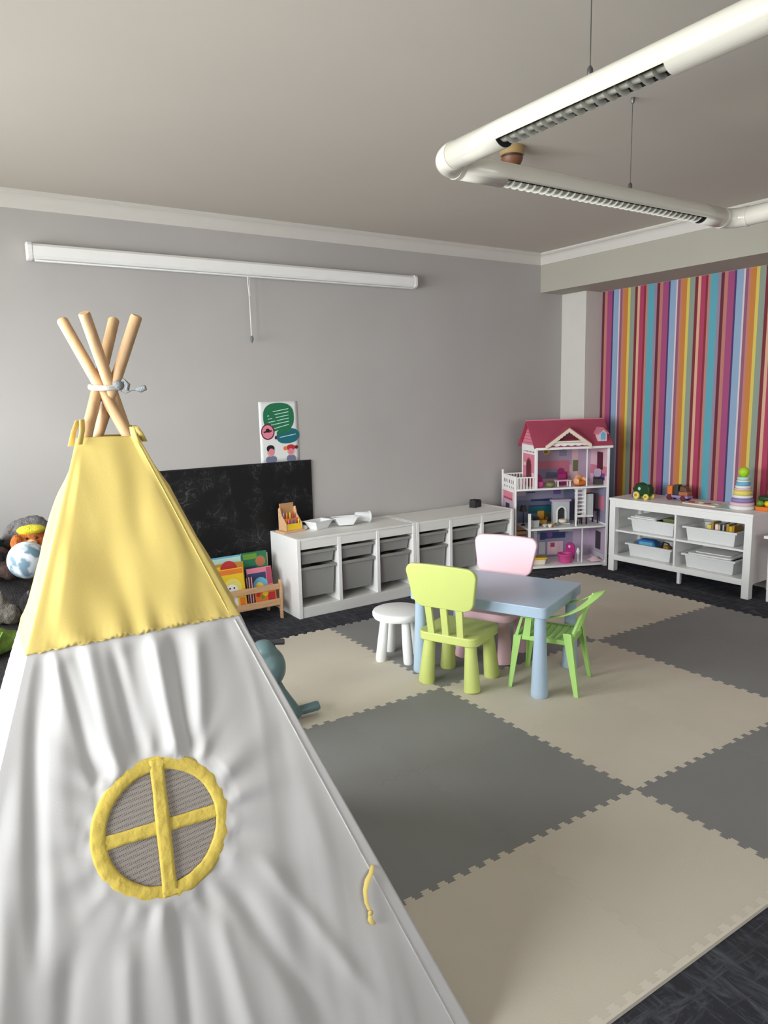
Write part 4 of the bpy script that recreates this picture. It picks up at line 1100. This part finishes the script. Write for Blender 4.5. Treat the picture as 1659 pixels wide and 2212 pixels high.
q = [(lerp(gx0 + .01, gx1 - .01, k / N), 1.064 - .010 * abs(math.sin(k / N * PI * 6))) for k in range(N + 1)]
m.prism([(gx0 + .01, 1.082), (gx1 - .01, 1.082)] + q[::-1], -.034, -.028, axis='y'); m.build('scalloped_valance', 'white_lacquer', dh, smooth=0)
# dormer on the roof
dx = .635
m = MB().prism([(dx - .038, 1.085), (dx + .038, 1.085), (dx + .038, 1.150), (dx, 1.188), (dx - .038, 1.150)], -.022, .10, axis='y'); dm = m.build('dormer', 'pale_pink', dh, bevel=.001)
m = MB().prism([(dx - .020, 1.098), (dx + .020, 1.098), (dx + .020, 1.148), (dx, 1.164), (dx - .020, 1.148)], -.026, -.022, axis='y'); m.build('dormer_window', 'sky', dm)
for s in (-1, 1): MB().add([(dx, -.032, 1.192), (dx + s * .050, -.032, 1.142), (dx + s * .050, .09, 1.142), (dx, .12, 1.192), (dx, -.032, 1.200), (dx + s * .050, -.032, 1.150), (dx + s * .050, .09, 1.150), (dx, .12, 1.200)], [(3, 2, 1, 0), (4, 5, 6, 7), (0, 1, 5, 4), (1, 2, 6, 5), (2, 3, 7, 6), (3, 0, 4, 7)]).build('dormer_roof', 'rose', dm)
# staircase between first and second floors
m = MB()
m.box(.428, .446, .03, .045, .405, .69)
for k in range(8): m.box(.446, .52, .035 + .008 * k, .050 + .008 * k, .44 + .032 * k, .452 + .032 * k)
m.box(.52, .528, .04, .11, .44, .69); m.box(.446, .60, .05, .056, .43, .445)
m.build('staircase', 'white_lacquer', dh, bevel=.001)
m = MB(); m.box(.53, .60, .055, .06, .44, .63)
m.build('stair_panel', 'pale_grey', dh)
MB().lathe([(.007, 0), (.007, .03), (.010, .036), (.007, .044), (.006, .10), (.009, .106), (.006, .112)], (.437, .037, .358 - .0), 10).build('newel_post', 'white_lacquer', dh)

# ---- doll furniture (each piece stands on a floor of the house)
FU = .704; FM = .358; FL_ = .030
def doll(name, label, cat, t, d, z, rz=0): return thing(name, label, cat, dpos(t, d, z + .0012), DA + rz, "toys inside the doll's house")
o = doll('doll_fireplace', "white toy fireplace with an arched opening on the middle floor of the doll's house", 'toy furniture', .365, .20, FM)
arch = [(-.075, 0), (-.042, 0), (-.042, .09)] + [(-.042 * math.cos(k * PI / 12), .10 + .05 * math.sin(k * PI / 12)) for k in range(13)] + [(.042, .09), (.042, 0), (.075, 0), (.075, .195), (-.075, .195)]
MB().prism(arch, -.02, .02, axis='y').build('surround', 'pale_grey', o, smooth=0)
MB().box(-.09, .09, -.028, .028, .195, .215).build('mantel', 'lilac', o, bevel=.003)
MB().box(-.045, .045, .014, .019, 0, .155).build('fire_back', 'charcoal', o)
m = MB(); ao = [((.046) * math.cos(k * PI / 12), .10 + .054 * math.sin(k * PI / 12)) for k in range(13)]; ai = [(.036 * math.cos(k * PI / 12), .10 + .044 * math.sin(k * PI / 12)) for k in range(13)]
m.prism([(.046, 0)] + ao + [(-.046, 0), (-.036, 0)] + ai[::-1] + [(.036, 0)], -.026, -.019, axis='y'); m.build('arch_trim', 'white_lacquer', o, smooth=0)
MB().box(-.06, .06, -.075, -.026, 0, .012).build('hearth', 'pale_grey', o, bevel=.002)
MB().lathe([(.02, .012), (.034, .02), (.036, .04), (.030, .045), (.001, .04)], (0, -.048, 0), 16).build('bowl', 'cream', o)
o = doll('doll_cabinet', "tall dark brown toy cabinet on a stand on the middle floor of the doll's house", 'toy furniture', .615, .14, FM, .15)
MB().box(-.032, .032, -.03, .03, .125, .265).build('cabinet_body', 'dark_brown', o, bevel=.002)
MB().box(-.070, .060, -.045, .045, .112, .125).build('table_top', 'black', o, bevel=.002)
for sx in (-.062, .052):
    for sy in (-.038, .038): MB().box(sx - .005, sx + .005, sy - .005, sy + .005, 0, .112).build('leg', 'dark_brown', o)
o = doll('doll_chair', "small black toy chair under the staircase on the middle floor of the doll's house", 'toy furniture', .50, .12, FM, 0)
for sx in (-.02, .02):
    for sy in (-.02, .02): MB().box(sx - .003, sx + .003, sy - .003, sy + .003, 0, .05).build('leg', 'black', o)
MB().box(-.026, .026, -.026, .026, .05, .057).build('seat', 'black', o, bevel=.001)
MB().box(-.026, .026, .02, .026, .057, .085).build('backrest', 'black', o, bevel=.001)
o = doll('doll_armchair', "golden brown toy armchair on the middle floor of the doll's house", 'toy furniture', .185, .18, FM)
MB().box(-.035, .035, -.03, .03, .012, .045).build('seat', 'gold', o, bevel=.005); MB().box(-.03, .03, .018, .034, .045, .12).build('backrest', 'gold', o, bevel=.008)
for s in (-1, 1):
    MB().box(s * .036 - .006, s * .036 + .006, -.03, .03, .012, .07).build('armrest', 'brown', o, bevel=.004)
    for sy in (-.022, .022): MB().box(s * .026 - .004, s * .026 + .004, sy - .004, sy + .004, 0, .012).build('leg', 'dark_brown', o)
o = doll('doll_planter', "square grey toy planter on the middle floor of the doll's house, left end", 'toy plant pot', .085, .09, FM, .2)
MB().box(-.032, .032, -.028, .028, 0, .062, taper=.85).build('pot', 'pale_grey', o, bevel=.003); MB().box(-.027, .027, -.023, .023, .058, .064).build('soil', 'dark_brown', o)
m = MB()
for k in range(9):
    a = k * .7; m.tube([(.008 * math.cos(a), .008 * math.sin(a), .06), (.02 * math.cos(a), .02 * math.sin(a), .085), (.032 * math.cos(a), .03 * math.sin(a), .095)], [.002, .005, .001], 6)
m.build('leaf_tuft', 'dark_green', o)
o = doll('doll_floor_lamp', "dark toy lamp stand at the left of the middle floor of the doll's house", 'toy lamp', .022, .20, FM)
MB().lathe([(.02, 0), (.02, .005), (.004, .01), (.003, .13)], n=14).build('stand', 'black', o); MB().lathe([(.034, .125), (.020, .175)], n=16).build('lamp_shade', 'charcoal', o, solid=.002)
for i, (t, d, c, nm2) in enumerate(((.165, .06, 'silver', 'silver'), (.205, .045, 'cream', 'cream'), (.235, .07, 'gold', 'gold'), (.285, .08, 'grey', 'grey'))):
    o = doll('doll_bowl', "tiny %s toy bowl at the front of the middle floor of the doll's house" % nm2, 'toy dish', t, d, FM)
    MB().lathe([(.010, 0), (.012, .003), (.020, .016), (.022, .026), (.019, .026), (.011, .006), (.001, .006)], n=16, cap=False).build('bowl', c, o)
o = doll('doll_tub', "yellow and white plastic tub on the bottom floor of the doll's house", 'tub', .105, .085, FL_, -.05)
MB().box(-.072, .072, -.042, .042, 0, .05, taper=.88).build('tub_base', 'cream', o, bevel=.008)
MB().box(-.082, .082, -.050, .050, .05, .066, taper=.92).build('tub_rim', 'yellow', o, bevel=.006); MB().box(-.074, .074, -.044, .044, .0665, .068).build('tub_inside', 'gold', o)
o = doll('doll_potty', "magenta plastic toy potty chair on the bottom floor of the doll's house", 'toy potty', .375, .10, FL_, -.15)
MB().lathe([(.050, 0), (.058, .004), (.064, .06), (.072, .068), (.072, .078), (.056, .080), (.048, .07), (.040, .03), (.001, .02)], n=24).build('potty_bowl', 'hot_pink', o, smooth=40)
MB().prism([(-.042, .02), (.042, .02), (.046, .10)] + [(.046 * math.cos(k * PI / 12), .125 + .04 * math.sin(k * PI / 12)) for k in range(13)] + [(-.046, .10)], .058, .078, axis='y', T=rotz(-.9)).build('potty_back', 'magenta', o, bevel=.006)
MB().tube([(.0, .056, .13), (.0, .052, .13)], .012, 14, T=rotz(-.9)).build('back_emblem', 'pale_pink', o)
o = doll('doll_racket', "small white toy racket leaning behind the magenta potty in the doll's house", 'toy racket', .497, .11, FL_)
MB().tube([(0, 0, .0), (0, .005, .06)], .006, 8).build('handle', 'white_plastic', o); MB().tube([(0, .005, .055), (0, .008, .085), (0, .009, .115)], [.010, .021, .008], 14, flat=1).build('head', 'white_plastic', o)
o = doll('doll_cloth', "crumpled pale pink cloth at the right of the bottom floor of the doll's house", 'cloth', .635, .08, FL_)
m = MB(); m.grid(lambda i, j: ((i - .5) * .10, (j - .5) * .10, .006 + .034 * math.sin(PI * i) * math.sin(PI * j) + .012 * max(0, noise.noise((i * 5, j * 5, 2)))), 16, 16); m.build('folds', 'pale_pink', o, solid=.002)
o = doll('doll_pouf', "round magenta toy chair on the top floor of the doll's house, left end", 'toy furniture', .112, .07, FU)
MB().lathe([(.03, 0), (.038, .01), (.042, .04), (.036, .052), (.001, .05)], n=20).build('seat', 'hot_pink', o, smooth=60); MB().ell((0, .03, .06), (.042, .016, .045)).build('backrest', 'magenta', o)
o = doll('doll_stool', "olive green padded toy stool on the top floor of the doll's house", 'toy furniture', .205, .055, FU)
MB().lathe([(.032, .006), (.040, .014), (.040, .03), (.034, .040), (.024, .046), (.001, .046)], n=20).build('cushion', 'olive', o, smooth=60); MB().lathe([(.026, 0), (.026, .006)], n=16).build('foot', 'brown', o)
o = doll('doll_table', "low white toy table with a pink edge on the top floor of the doll's house", 'toy furniture', .325, .07, FU)
MB().box(-.065, .065, -.036, .036, .046, .056).build('table_top', 'pale_pink', o, bevel=.003)
for sx in (-.054, .054):
    for sy in (-.026, .026): MB().box(sx - .005, sx + .005, sy - .005, sy + .005, 0, .046).build('leg', 'white_lacquer', o)
o = doll('doll_sofa', "magenta toy seat behind the low table on the top floor of the doll's house", 'toy furniture', .385, .20, FU)
MB().box(-.04, .04, -.03, .03, 0, .04).build('seat', 'magenta', o, bevel=.006); MB().box(-.04, .04, .02, .034, .04, .09).build('backrest', 'magenta', o, bevel=.006)
o = doll('doll_bed', "orange and peach toy armchair on the top floor of the doll's house", 'toy furniture', .475, .06, FU, .4)
MB().box(-.045, .045, -.03, .03, .008, .045).build('seat', 'orange', o, bevel=.008); MB().ell((.012, .022, .055), (.05, .018, .045)).build('backrest', 'peach', o)
for s in (-1, 1): MB().ell((s * .045, -.002, .045), (.014, .032, .028)).build('armrest', 'peach', o)
MB().box(-.035, .035, -.024, .024, 0, .008).build('base', 'brown', o)
o = doll('doll_desk', "lilac and black toy dressing table on the top floor of the doll's house", 'toy furniture', .655, .09, FU, -.2)
MB().box(-.038, .038, -.025, .025, .05, .058).build('desk_top', 'black', o, bevel=.002); MB().box(-.036, .036, -.02, .02, 0, .05).build('desk_body', 'charcoal', o, bevel=.002)
MB().prism(rrect(.06, .07, .02, 5, 0, .10), .015, .02, axis='y').build('mirror', 'lilac', o)

# ------------------------------------------------------------------ white media bench with tubs and toys
BA = math.radians(2.4236); BO = Vector((.0166, -.8083, 0))
# local x runs along the front towards the viewer (-y world), local y to the back (+x world)
bench_rz = -PI / 2 + BA
BT = Matrix.Translation(BO) @ rotz(bench_rz)
def bpos(t, d, z): q = BT @ Vector((t, d, 0)); return (q.x, q.y, z)
bn = thing('media_bench', 'low white open media bench with four compartments against the striped wallpaper', 'bench', BO, bench_rz)
BL_, BD, BH = 1.20, .415, .62; lg = .055
for x in (0, BL_ - lg):
    for y in (0, BD - lg): MB().box(x, x + lg, y, y + lg, 0, BH - .022).build('leg', 'white_lacquer', bn, bevel=.002)
MB().box(-.004, BL_ + .004, -.004, BD + .004, BH - .022, BH).build('top_panel', 'white_lacquer', bn, bevel=.002)
MB().box(lg, BL_ - lg, .004, .022, BH - .075, BH - .022).build('front_rail', 'white_lacquer', bn, bevel=.001)
MB().box(lg, BL_ - lg, .002, BD, .095, .140).build('bottom_panel', 'white_lacquer', bn, bevel=.002)
for x in (.012, BL_ - .028): MB().box(x, x + .016, lg, BD - lg, .10, BH - .022).build('side_panel', 'white_lacquer', bn)
MB().box(BL_ / 2 - .008, BL_ / 2 + .008, .01, BD - .01, .14, BH - .022).build('divider', 'white_lacquer', bn, bevel=.001)
for a, b_ in ((.028, BL_ / 2 - .008), (BL_ / 2 + .008, BL_ - .028)): MB().box(a, b_, .018, BD - .01, .338, .353).build('shelf_board', 'white_lacquer', bn, bevel=.001)
MB().box(.02, BL_ - .02, BD - .010, BD - .004, .10, BH - .022).build('back_panel', 'white_wood', bn)
MB().box(BL_ / 2 + .02, BL_ / 2 + .045, .03, .055, 0, .095).build('centre_foot', 'white_lacquer', bn)
MB().box(BL_ / 2 - .1, BL_ / 2 - .075, BD - .08, BD - .055, 0, .095).build('centre_foot', 'white_lacquer', bn)
tub = thing('storage_tub', 'white plastic tub in the upper left compartment of the white bench', 'tub', bpos(.365, .19, .3545), bench_rz, 'white tubs in the media bench')
open_box(MB(), .43, .30, .110, .93, rim=.020, rh=.014).build('tub', 'pale_bin', tub, bevel=.003)
dup(tub, bpos(.865, .175, .3545), bench_rz, 'white plastic tub holding a row of books in the upper right of the bench')
dup(tub, bpos(.345, .19, .1415), bench_rz, 'white plastic tub holding a blue toy in the lower left of the bench')
dup(tub, bpos(.865, .175, .1415), bench_rz, 'white plastic tub with a white lid, in the lower right of the bench')
# contents
bk = (('thick pale yellow', 'pale_yellow', .125, .034), ('tall gold', 'gold', .150, .018), ('thin dark brown', 'dark_brown', .135, .010), ('broad white', 'white_plastic', .135, .022), ('peach', 'peach', .130, .016), ('taller black', 'black', .142, .015), ('thin white', 'pale_grey', .138, .012), ('shorter black', 'black', .132, .014), ('broad gold', 'gold', .146, .020), ('bright yellow', 'yellow', .132, .022), ('rightmost gold', 'gold', .14, .016))
t = .800
for nm_, c, h, w_ in bk:
    t += w_ / 2 + .0015
    o = thing('board_book', nm_ + ' book standing in the upper right tub of the white bench', 'book', bpos(t, .165, .3590), bench_rz, 'books in the white bench')
    MB().box(-w_ / 2, w_ / 2, -.058, .052, 0, h).build('cover', c, o, bevel=.001); MB().box(-w_ / 2 + .002, w_ / 2 - .002, -.054, .050, h - .0005, h + .0008).build('page_edge', 'paper_white', o)
    t += w_ / 2
o = thing('toy_bus', 'bright blue plastic toy vehicle lying in the lower left tub of the white bench', 'toy vehicle', bpos(.27, .17, .1465), bench_rz + .15)
MB().prism([(-.08, .0), (.07, .0), (.08, .03), (.075, .10), (.05, .13), (-.065, .135), (-.085, .11)], -.045, .045, axis='y').build('body', 'blue', o, bevel=.010)
MB().box(-.06, .05, -.047, .047, .085, .115).build('window_band', 'sky', o)
for x in (-.045, .045):
    for y in (-.046, .046): MB().tube([(x, y - .006, .018), (x, y + .006, .018)], .018, 16).build('wheel', 'navy', o)
o = thing('toy_digger', 'dark gold and black toy truck in the lower left tub of the white bench', 'toy vehicle', bpos(.43, .17, .1465), bench_rz - .2)
MB().box(-.055, .045, -.03, .03, .015, .06).build('chassis', 'charcoal', o, bevel=.005); MB().box(-.01, .04, -.028, .028, .06, .105).build('cab', 'gold', o, bevel=.006); MB().tube([(-.05, 0, .06), (-.03, 0, .13), (.02, 0, .125), (.05, 0, .09)], .007, 8).build('boom', 'dark_brown', o)
for x in (-.035, .025):
    for y in (-.032, .032): MB().tube([(x, y - .006, .016), (x, y + .006, .016)], .016, 14).build('wheel', 'black', o)
o = thing('lime_box', 'small olive green box in the upper left tub of the white bench', 'box', bpos(.475, .17, .3595), bench_rz)
MB().box(-.05, .05, -.05, .05, 0, .115).build('box_body', 'leaf', o, bevel=.005); MB().box(-.053, .053, -.053, .053, .10, .122).build('lid', 'olive', o, bevel=.004)
o = thing('tub_lid', 'flat white plastic lid lying on the lower right tub of the white bench', 'lid', bpos(.865, .18, .2525), bench_rz + .05)
MB().prism(rrect(.34, .29, .02), 0, .012).build('lid_plate', 'white_plastic', o, bevel=.003); MB().prism(rrect(.28, .18, .02), .012, .018).build('raised_panel', 'white_plastic', o, bevel=.002)
o = thing('tub_lid', 'flat white plastic lid lying on the upper left tub of the white bench', 'lid', bpos(.285, .195, .4655), bench_rz - .03)
MB().prism(rrect(.24, .29, .02), 0, .012).build('lid_plate', 'white_plastic', o, bevel=.003); MB().prism(rrect(.20, .24, .02), .012, .018).build('raised_panel', 'white_plastic', o, bevel=.002)

# toys on the bench top
o = thing('pull_along_toy', 'dark green toy tractor with yellow wheels on the white bench', 'toy vehicle', bpos(.235, .125, BH), bench_rz - .1)
MB().prism([(-.075, .025), (.06, .025), (.078, .05), (.078, .10), (.055, .125), (.02, .118), (.0, .125), (-.03, .135), (-.065, .12), (-.082, .08)], -.03, .03, axis='y').build('body', 'dark_green', o, bevel=.010)
MB().ell((-.02, -.031, .085), (.014, .006, .014), 14, 8).build('face_spot', 'mint', o)
for x, r in ((-.045, .030), (.052, .024)):
    for s in (-1, 1):
        wv_ = MB().tube([(x, s * .034 - .008, r), (x, s * .034 + .008, r)], r, 20).build('wheel', 'pale_yellow', o, bevel=.003); MB().tube([(x, s * .043 - .003, r), (x, s * .043 + .003, r)], r * .4, 12).build('hub', 'gold', wv_)
o = thing('toy_figure', 'small violet and red toy figure at the left end of the white bench top', 'toy figure', bpos(.125, .16, BH), bench_rz)
MB().lathe([(.020, 0), (.024, .004), (.022, .03), (.016, .055), (.010, .06)], n=14).build('body', 'purple', o); MB().ell((0, 0, .072), .017, 14, 10).build('head', 'navy', o); MB().lathe([(.018, .078), (.010, .092), (.003, .104)], n=12).build('hat', 'red', o)
o = thing('toy_truck', 'orange and violet wooden toy truck on the white bench, in front of the wallpaper', 'toy vehicle', bpos(.465, .26, BH), bench_rz)
MB().box(-.095, .10, -.04, .04, .022, .042).build('chassis', 'violet', o, bevel=.004); MB().box(-.085, -.04, -.036, .036, .042, .115).build('cab', 'orange', o, bevel=.008)
MB().box(-.03, .01, -.03, .03, .042, .125).build('block', 'charcoal', o, bevel=.004); MB().box(.015, .095, -.036, .036, .042, .075).build('load', 'terracotta', o, bevel=.006); MB().prism([(.02, .075), (.09, .075), (.07, .11), (.03, .12)], -.03, .03, axis='y').build('load', 'brown', o, bevel=.004)
for x in (-.06, .06):
    for s in (-1, 1): MB().tube([(x, s * .038 - .007, .022), (x, s * .038 + .007, .022)], .022, 16).build('wheel', 'dark_red', o)
o = thing('puzzle_board', 'flat wooden puzzle board with coloured pieces lying on the white bench', 'puzzle', bpos(.72, .20, BH), bench_rz - .05)
MB().box(-.14, .14, -.075, .075, 0, .008).build('board', 'cream', o, bevel=.002)
for x, y, c in ((-.09, -.03, 'red'), (-.03, .02, 'mint'), (.04, -.02, 'crimson'), (.09, .025, 'pale_grey'), (.0, -.04, 'peach')): MB().prism(rrect(.045, .04, .012, 4, x, y), .008, .013).build('puzzle_piece', c, o)
o = thing('paper_sheet', 'pale green paper sheet lying on the white bench beside the stacking rings', 'paper', bpos(.915, .15, BH), bench_rz + .1)
MB().box(-.07, .07, -.055, .055, 0, .0015).build('sheet', 'mint', o)
sr = thing('stacking_rings', 'tower of pastel stacking rings with a lime ball on top, on the white bench', 'stacking toy', bpos(1.022, .185, BH))
z = 0
for i, (c, r, h) in enumerate((('white_plastic', .086, .030), ('pale_pink', .082, .024), ('violet', .076, .030), ('white_plastic', .069, .022), ('pale_yellow', .064, .036), ('pale_pink', .058, .012), ('white_plastic', .054, .022), ('sky', .050, .026), ('white_plastic', .046, .012), ('mint', .043, .026))):
    rr = h * .45
    MB().lathe([(r - rr, z), (r - rr * .3, z + h * .1), (r, z + h * .35), (r, z + h * .65), (r - rr * .3, z + h * .9), (r - rr, z + h), (.012, z + h)], n=32).build('ring', c, sr, smooth=60)
    z += h
MB().tube([(0, 0, .0), (0, 0, z + .01)], .010, 12).build('peg', 'white_plastic', sr)
MB().ell((0, 0, z + .034), .037, 24, 14).build('top_ball', 'lime', sr)
o = thing('toy_food_tray', 'orange toy tray with green and yellow pieces at the right of the white bench', 'toy tray', bpos(1.170, .26, BH), bench_rz)
MB().box(-.055, .055, -.08, .08, 0, .03, taper=.9).build('tray', 'orange', o, bevel=.006)
for i, (x, y, c) in enumerate(((-.03, -.04, 'leaf'), (.02, -.03, 'yellow'), (-.02, .03, 'leaf'), (.03, .04, 'olive'), (.0, 0, 'leaf'))): MB().ell((x, y, .052), (.028, .028, .024), 14, 10).build('toy_piece', c, o)
MB().prism(rrect(.09, .13, .02), .078, .105).build('toy_lid', 'dark_green', o, bevel=.006)

# ------------------------------------------------------------------ white side table at the right edge
s2 = thing('side_table', 'small white table at the right edge of the photo, next to the white bench', 'table', (.10, -2.075, 0), 0)
MB().box(0, .34, -.62, 0, .455, .475).build('table_top', 'white_lacquer', s2, bevel=.003)
for x in (.022, .29):
    for y in (-.058, -.60): MB().box(x, x + .035, y, y + .035, 0, .455, taper=.75).build('leg', 'white_lacquer', s2, bevel=.003)
for y in (-.052, -.585): MB().box(.05, .30, y, y + .016, .40, .455).build('apron', 'white_lacquer', s2)
for x in (.03, .305): MB().box(x, x + .016, -.58, -.04, .40, .455).build('apron', 'white_lacquer', s2)

# ------------------------------------------------------------------ teal rocking toy behind the tent
rk = thing('rocking_toy', 'grey-teal plastic rocking toy half hidden behind the right side of the tent', 'rocking toy', (-3.62, -1.83, MT), 0)
TP = 'teal_plastic'
for y in (-.10, .13):
    pts = [(lerp(-.42, .12, k / 16), y, .024 + 1.1 * max(0, abs(k / 16 - .5) - .25) ** 2) for k in range(17)]
    MB().tube(pts, .022, 12).build('rocker', TP, rk, smooth=60)
MB().tube([(.10, .02, .030), (.19, .0, .034), (.285, -.02, .044), (.295, -.022, .046)], [.022, .023, .023, .018], 16).build('foot_bar', TP, rk, smooth=60)
m = MB(); m.ell((.055, 0, .285), (.080, .085, .098)); m.ell((.035, 0, .365), (.060, .060, .055)); m.ell((-.06, 0, .25), (.14, .09, .10)); m.ell((-.24, 0, .24), (.16, .10, .10)); m.ell((.0, 0, .15), (.10, .09, .08)); m.ell((-.2, 0, .15), (.14, .10, .07))
m.build('body', TP, rk, remesh=.010)
m = MB(); m.tube([(.07, .0, .22), (.10, -.02, .16), (.15, -.03, .08), (.18, -.02, .03)], [.034, .028, .026, .028], 12); m.build('front_strut', TP, rk, smooth=60)
for sy in (-1, 1):
    MB().tube([(-.15, sy * .06, .15), (-.16, sy * .09, .09), (-.16, sy * .11, .03)], [.03, .028, .024], 10).build('strut', TP, rk, smooth=60)
MB().tube([(.04, .0, .385), (.09, -.005, .398), (.132, -.012, .394)], [.012, .013, .0145], 10).build('handle', 'charcoal', rk, smooth=60)
MB().tube([(.04, .0, .385), (-.01, .04, .398), (-.04, .08, .394)], [.012, .013, .0145], 10).build('handle', 'charcoal', rk, smooth=60)

# ------------------------------------------------------------------ heap of soft toys on a dark bean bag by the back wall
def soft(name, label, cat, parts, mt, loc_, vox=.009, extra=()):
    t = thing(name, label, cat, loc_, 0, None)
    m = MB()
    for c, r in parts: m.ell(c, r)
    ob = m.build('body', mt, t, remesh=vox)
    tx = bpy.data.textures.get('plush_pile') or bpy.data.textures.new('plush_pile', 'CLOUDS'); tx.noise_scale = .016
    dm_ = ob.modifiers.new('pile', 'DISPLACE'); dm_.texture = tx; dm_.strength = .014; dm_.mid_level = .5
    for nm, c, r, mm in extra: MB().ell(c, r, 16, 10).build(nm, mm, t)
    return t
from mathutils.bvhtree import BVHTree
def world_bvh(roots):
    bpy.context.view_layer.update(); dg = bpy.context.evaluated_depsgraph_get(); vs = []; ps = []
    for r in roots:
        for o in [r] + list(r.children_recursive):
            if o.type != 'MESH': continue
            ev = o.evaluated_get(dg); me = ev.to_mesh(); b0 = len(vs)
            vs += [ev.matrix_world @ v.co for v in me.vertices]; ps += [tuple(b0 + i for i in q.vertices) for q in me.polygons]; ev.to_mesh_clear()
    return BVHTree.FromPolygons(vs, ps)
HEAP = []
def settle(t, z_start=1.0, step=.006):
    """let a soft toy down onto the heap until it touches"""
    base = world_bvh(HEAP); z = z_start
    while z > 0.0:
        t.location.z = z
        if base.overlap(world_bvh([t])): break
        z -= step
    t.location.z = z + step + .001
    HEAP.append(t)
SOFT_VOX = .009
bg_ = thing('bean_bag', 'large dark grey bean bag under the heap of soft toys behind the tent', 'bean bag', (-4.45, -.75, 0))
m = MB(); m.ell((.02, .28, .36), (.40, .30, .36)); m.ell((0, .0, .25), (.42, .36, .25)); m.ell((-.04, -.34, .18), (.40, .32, .18)); m.build('bag', 'plush_dark', bg_, remesh=.024)
HEAP.append(bg_)
def put(t, z): settle(t, z)
put(soft('plush_dog', 'dark brown soft toy at the left edge, below the teal one', 'soft toy', [((0, 0, .09), (.10, .085, .09)), ((.06, -.06, .06), (.055, .05, .05)), ((-.06, -.05, .05), (.06, .05, .05))], 'plush_brown', (-4.53, -.69, 1), extra=[('eye', (.075, -.108, .085), (.006, .005, .006), 'black'), ('nose', (.095, -.108, .062), (.010, .008, .008), 'black'), ('ear', (.02, -.072, .135), (.022, .012, .032), 'plush_black')]), .70)
put(soft('plush_rabbit', 'taupe soft toy low in the heap at the left edge', 'soft toy', [((0, 0, .06), (.075, .07, .06)), ((.05, -.035, .05), (.05, .05, .05)), ((-.03, .03, .11), (.03, .02, .05)), ((.02, .03, .11), (.02, .03, .05))], 'plush_taupe', (-4.555, -.93, 1)), .60)
put(soft('plush_cat', 'black soft toy low in the heap beside the tent', 'soft toy', [((0, 0, .06), (.07, .06, .06)), ((.045, -.04, .04), (.04, .04, .04))], 'plush_black', (-4.40, -.99, 1), extra=[('eye', (.05, -.080, .052), (.005, .004, .005), 'yellow'), ('ear', (.03, -.03, .112), (.014, .008, .018), 'charcoal'), ('ear', (-.02, -.03, .115), (.014, .008, .018), 'charcoal')]), .60)
t = thing('plush_leaf', 'green leaf-shaped soft toy at the left edge at the bottom of the heap', 'soft toy', (-4.60, -1.10, 1), .3)
m = MB(); m.ell((0, 0, .08), (.09, .045, .07)); m.ell((.07, .0, .07), (.07, .04, .05)); m.ell((-.05, 0, .05), (.08, .05, .05)); m.build('body', 'plush_green', t, remesh=.012)
MB().tube([(-.03, -.046, .05), (.0, -.048, .09), (.03, -.043, .13)], .005, 8).build('vein', 'leaf', t)
put(t, .60)
t = tag(MB().ell((0, 0, .092), (.092, .09, .092), 28, 18).build('ball', 'ball_print', smooth=60), 'white and pale blue patterned soft ball in the heap beside the tent', 'ball'); t.location = (-4.40, -.87, 1)
put(t, .75)
put(soft('plush_bear', 'orange-brown teddy bear in the heap behind the tent', 'teddy bear',
     [((0, 0, .085), (.070, .06, .085)), ((.0, -.03, .03), (.08, .05, .04)), ((.075, -.04, .06), (.035, .04, .06)), ((-.075, -.04, .08), (.032, .036, .06)), ((.03, -.055, .03), (.04, .035, .045)), ((-.035, -.05, .055), (.035, .03, .05))], 'plush_orange', (-4.345, -.65, 1),
     extra=[('hat', (0.0, -.012, .150), (.070, .055, .026), 'plush_yellow'), ('muzzle', (-.008, -.062, .088), (.026, .022, .020), 'peach'), ('nose', (-.010, -.083, .094), (.008, .006, .006), 'black'), ('eye', (-.030, -.054, .112), (.006, .005, .006), 'black'), ('eye', (.016, -.056, .112), (.006, .005, .006), 'black')]), .85)
put(soft('plush_duck', 'dark teal soft toy at the left edge of the photo', 'soft toy', [((0, 0, .07), (.075, .07, .075)), ((.02, -.04, .04), (.045, .045, .045))], 'plush_teal', (-4.545, -.50, 1)), .95)
put(soft('plush_hedgehog', 'fuzzy grey soft toy on top of the heap behind the tent', 'soft toy', [((0, 0, .085), (.115, .095, .085)), ((-.075, -.02, .05), (.065, .06, .055)), ((.035, .0, .10), (.085, .08, .08))], 'plush_grey', (-4.335, -.38, 1), extra=[('eye', (-.128, -.055, .065), (.007, .006, .007), 'black'), ('nose', (-.142, -.045, .05), (.009, .008, .008), 'black'), ('ear', (-.075, -.05, .115), (.024, .010, .024), 'plush_taupe')]), .95)
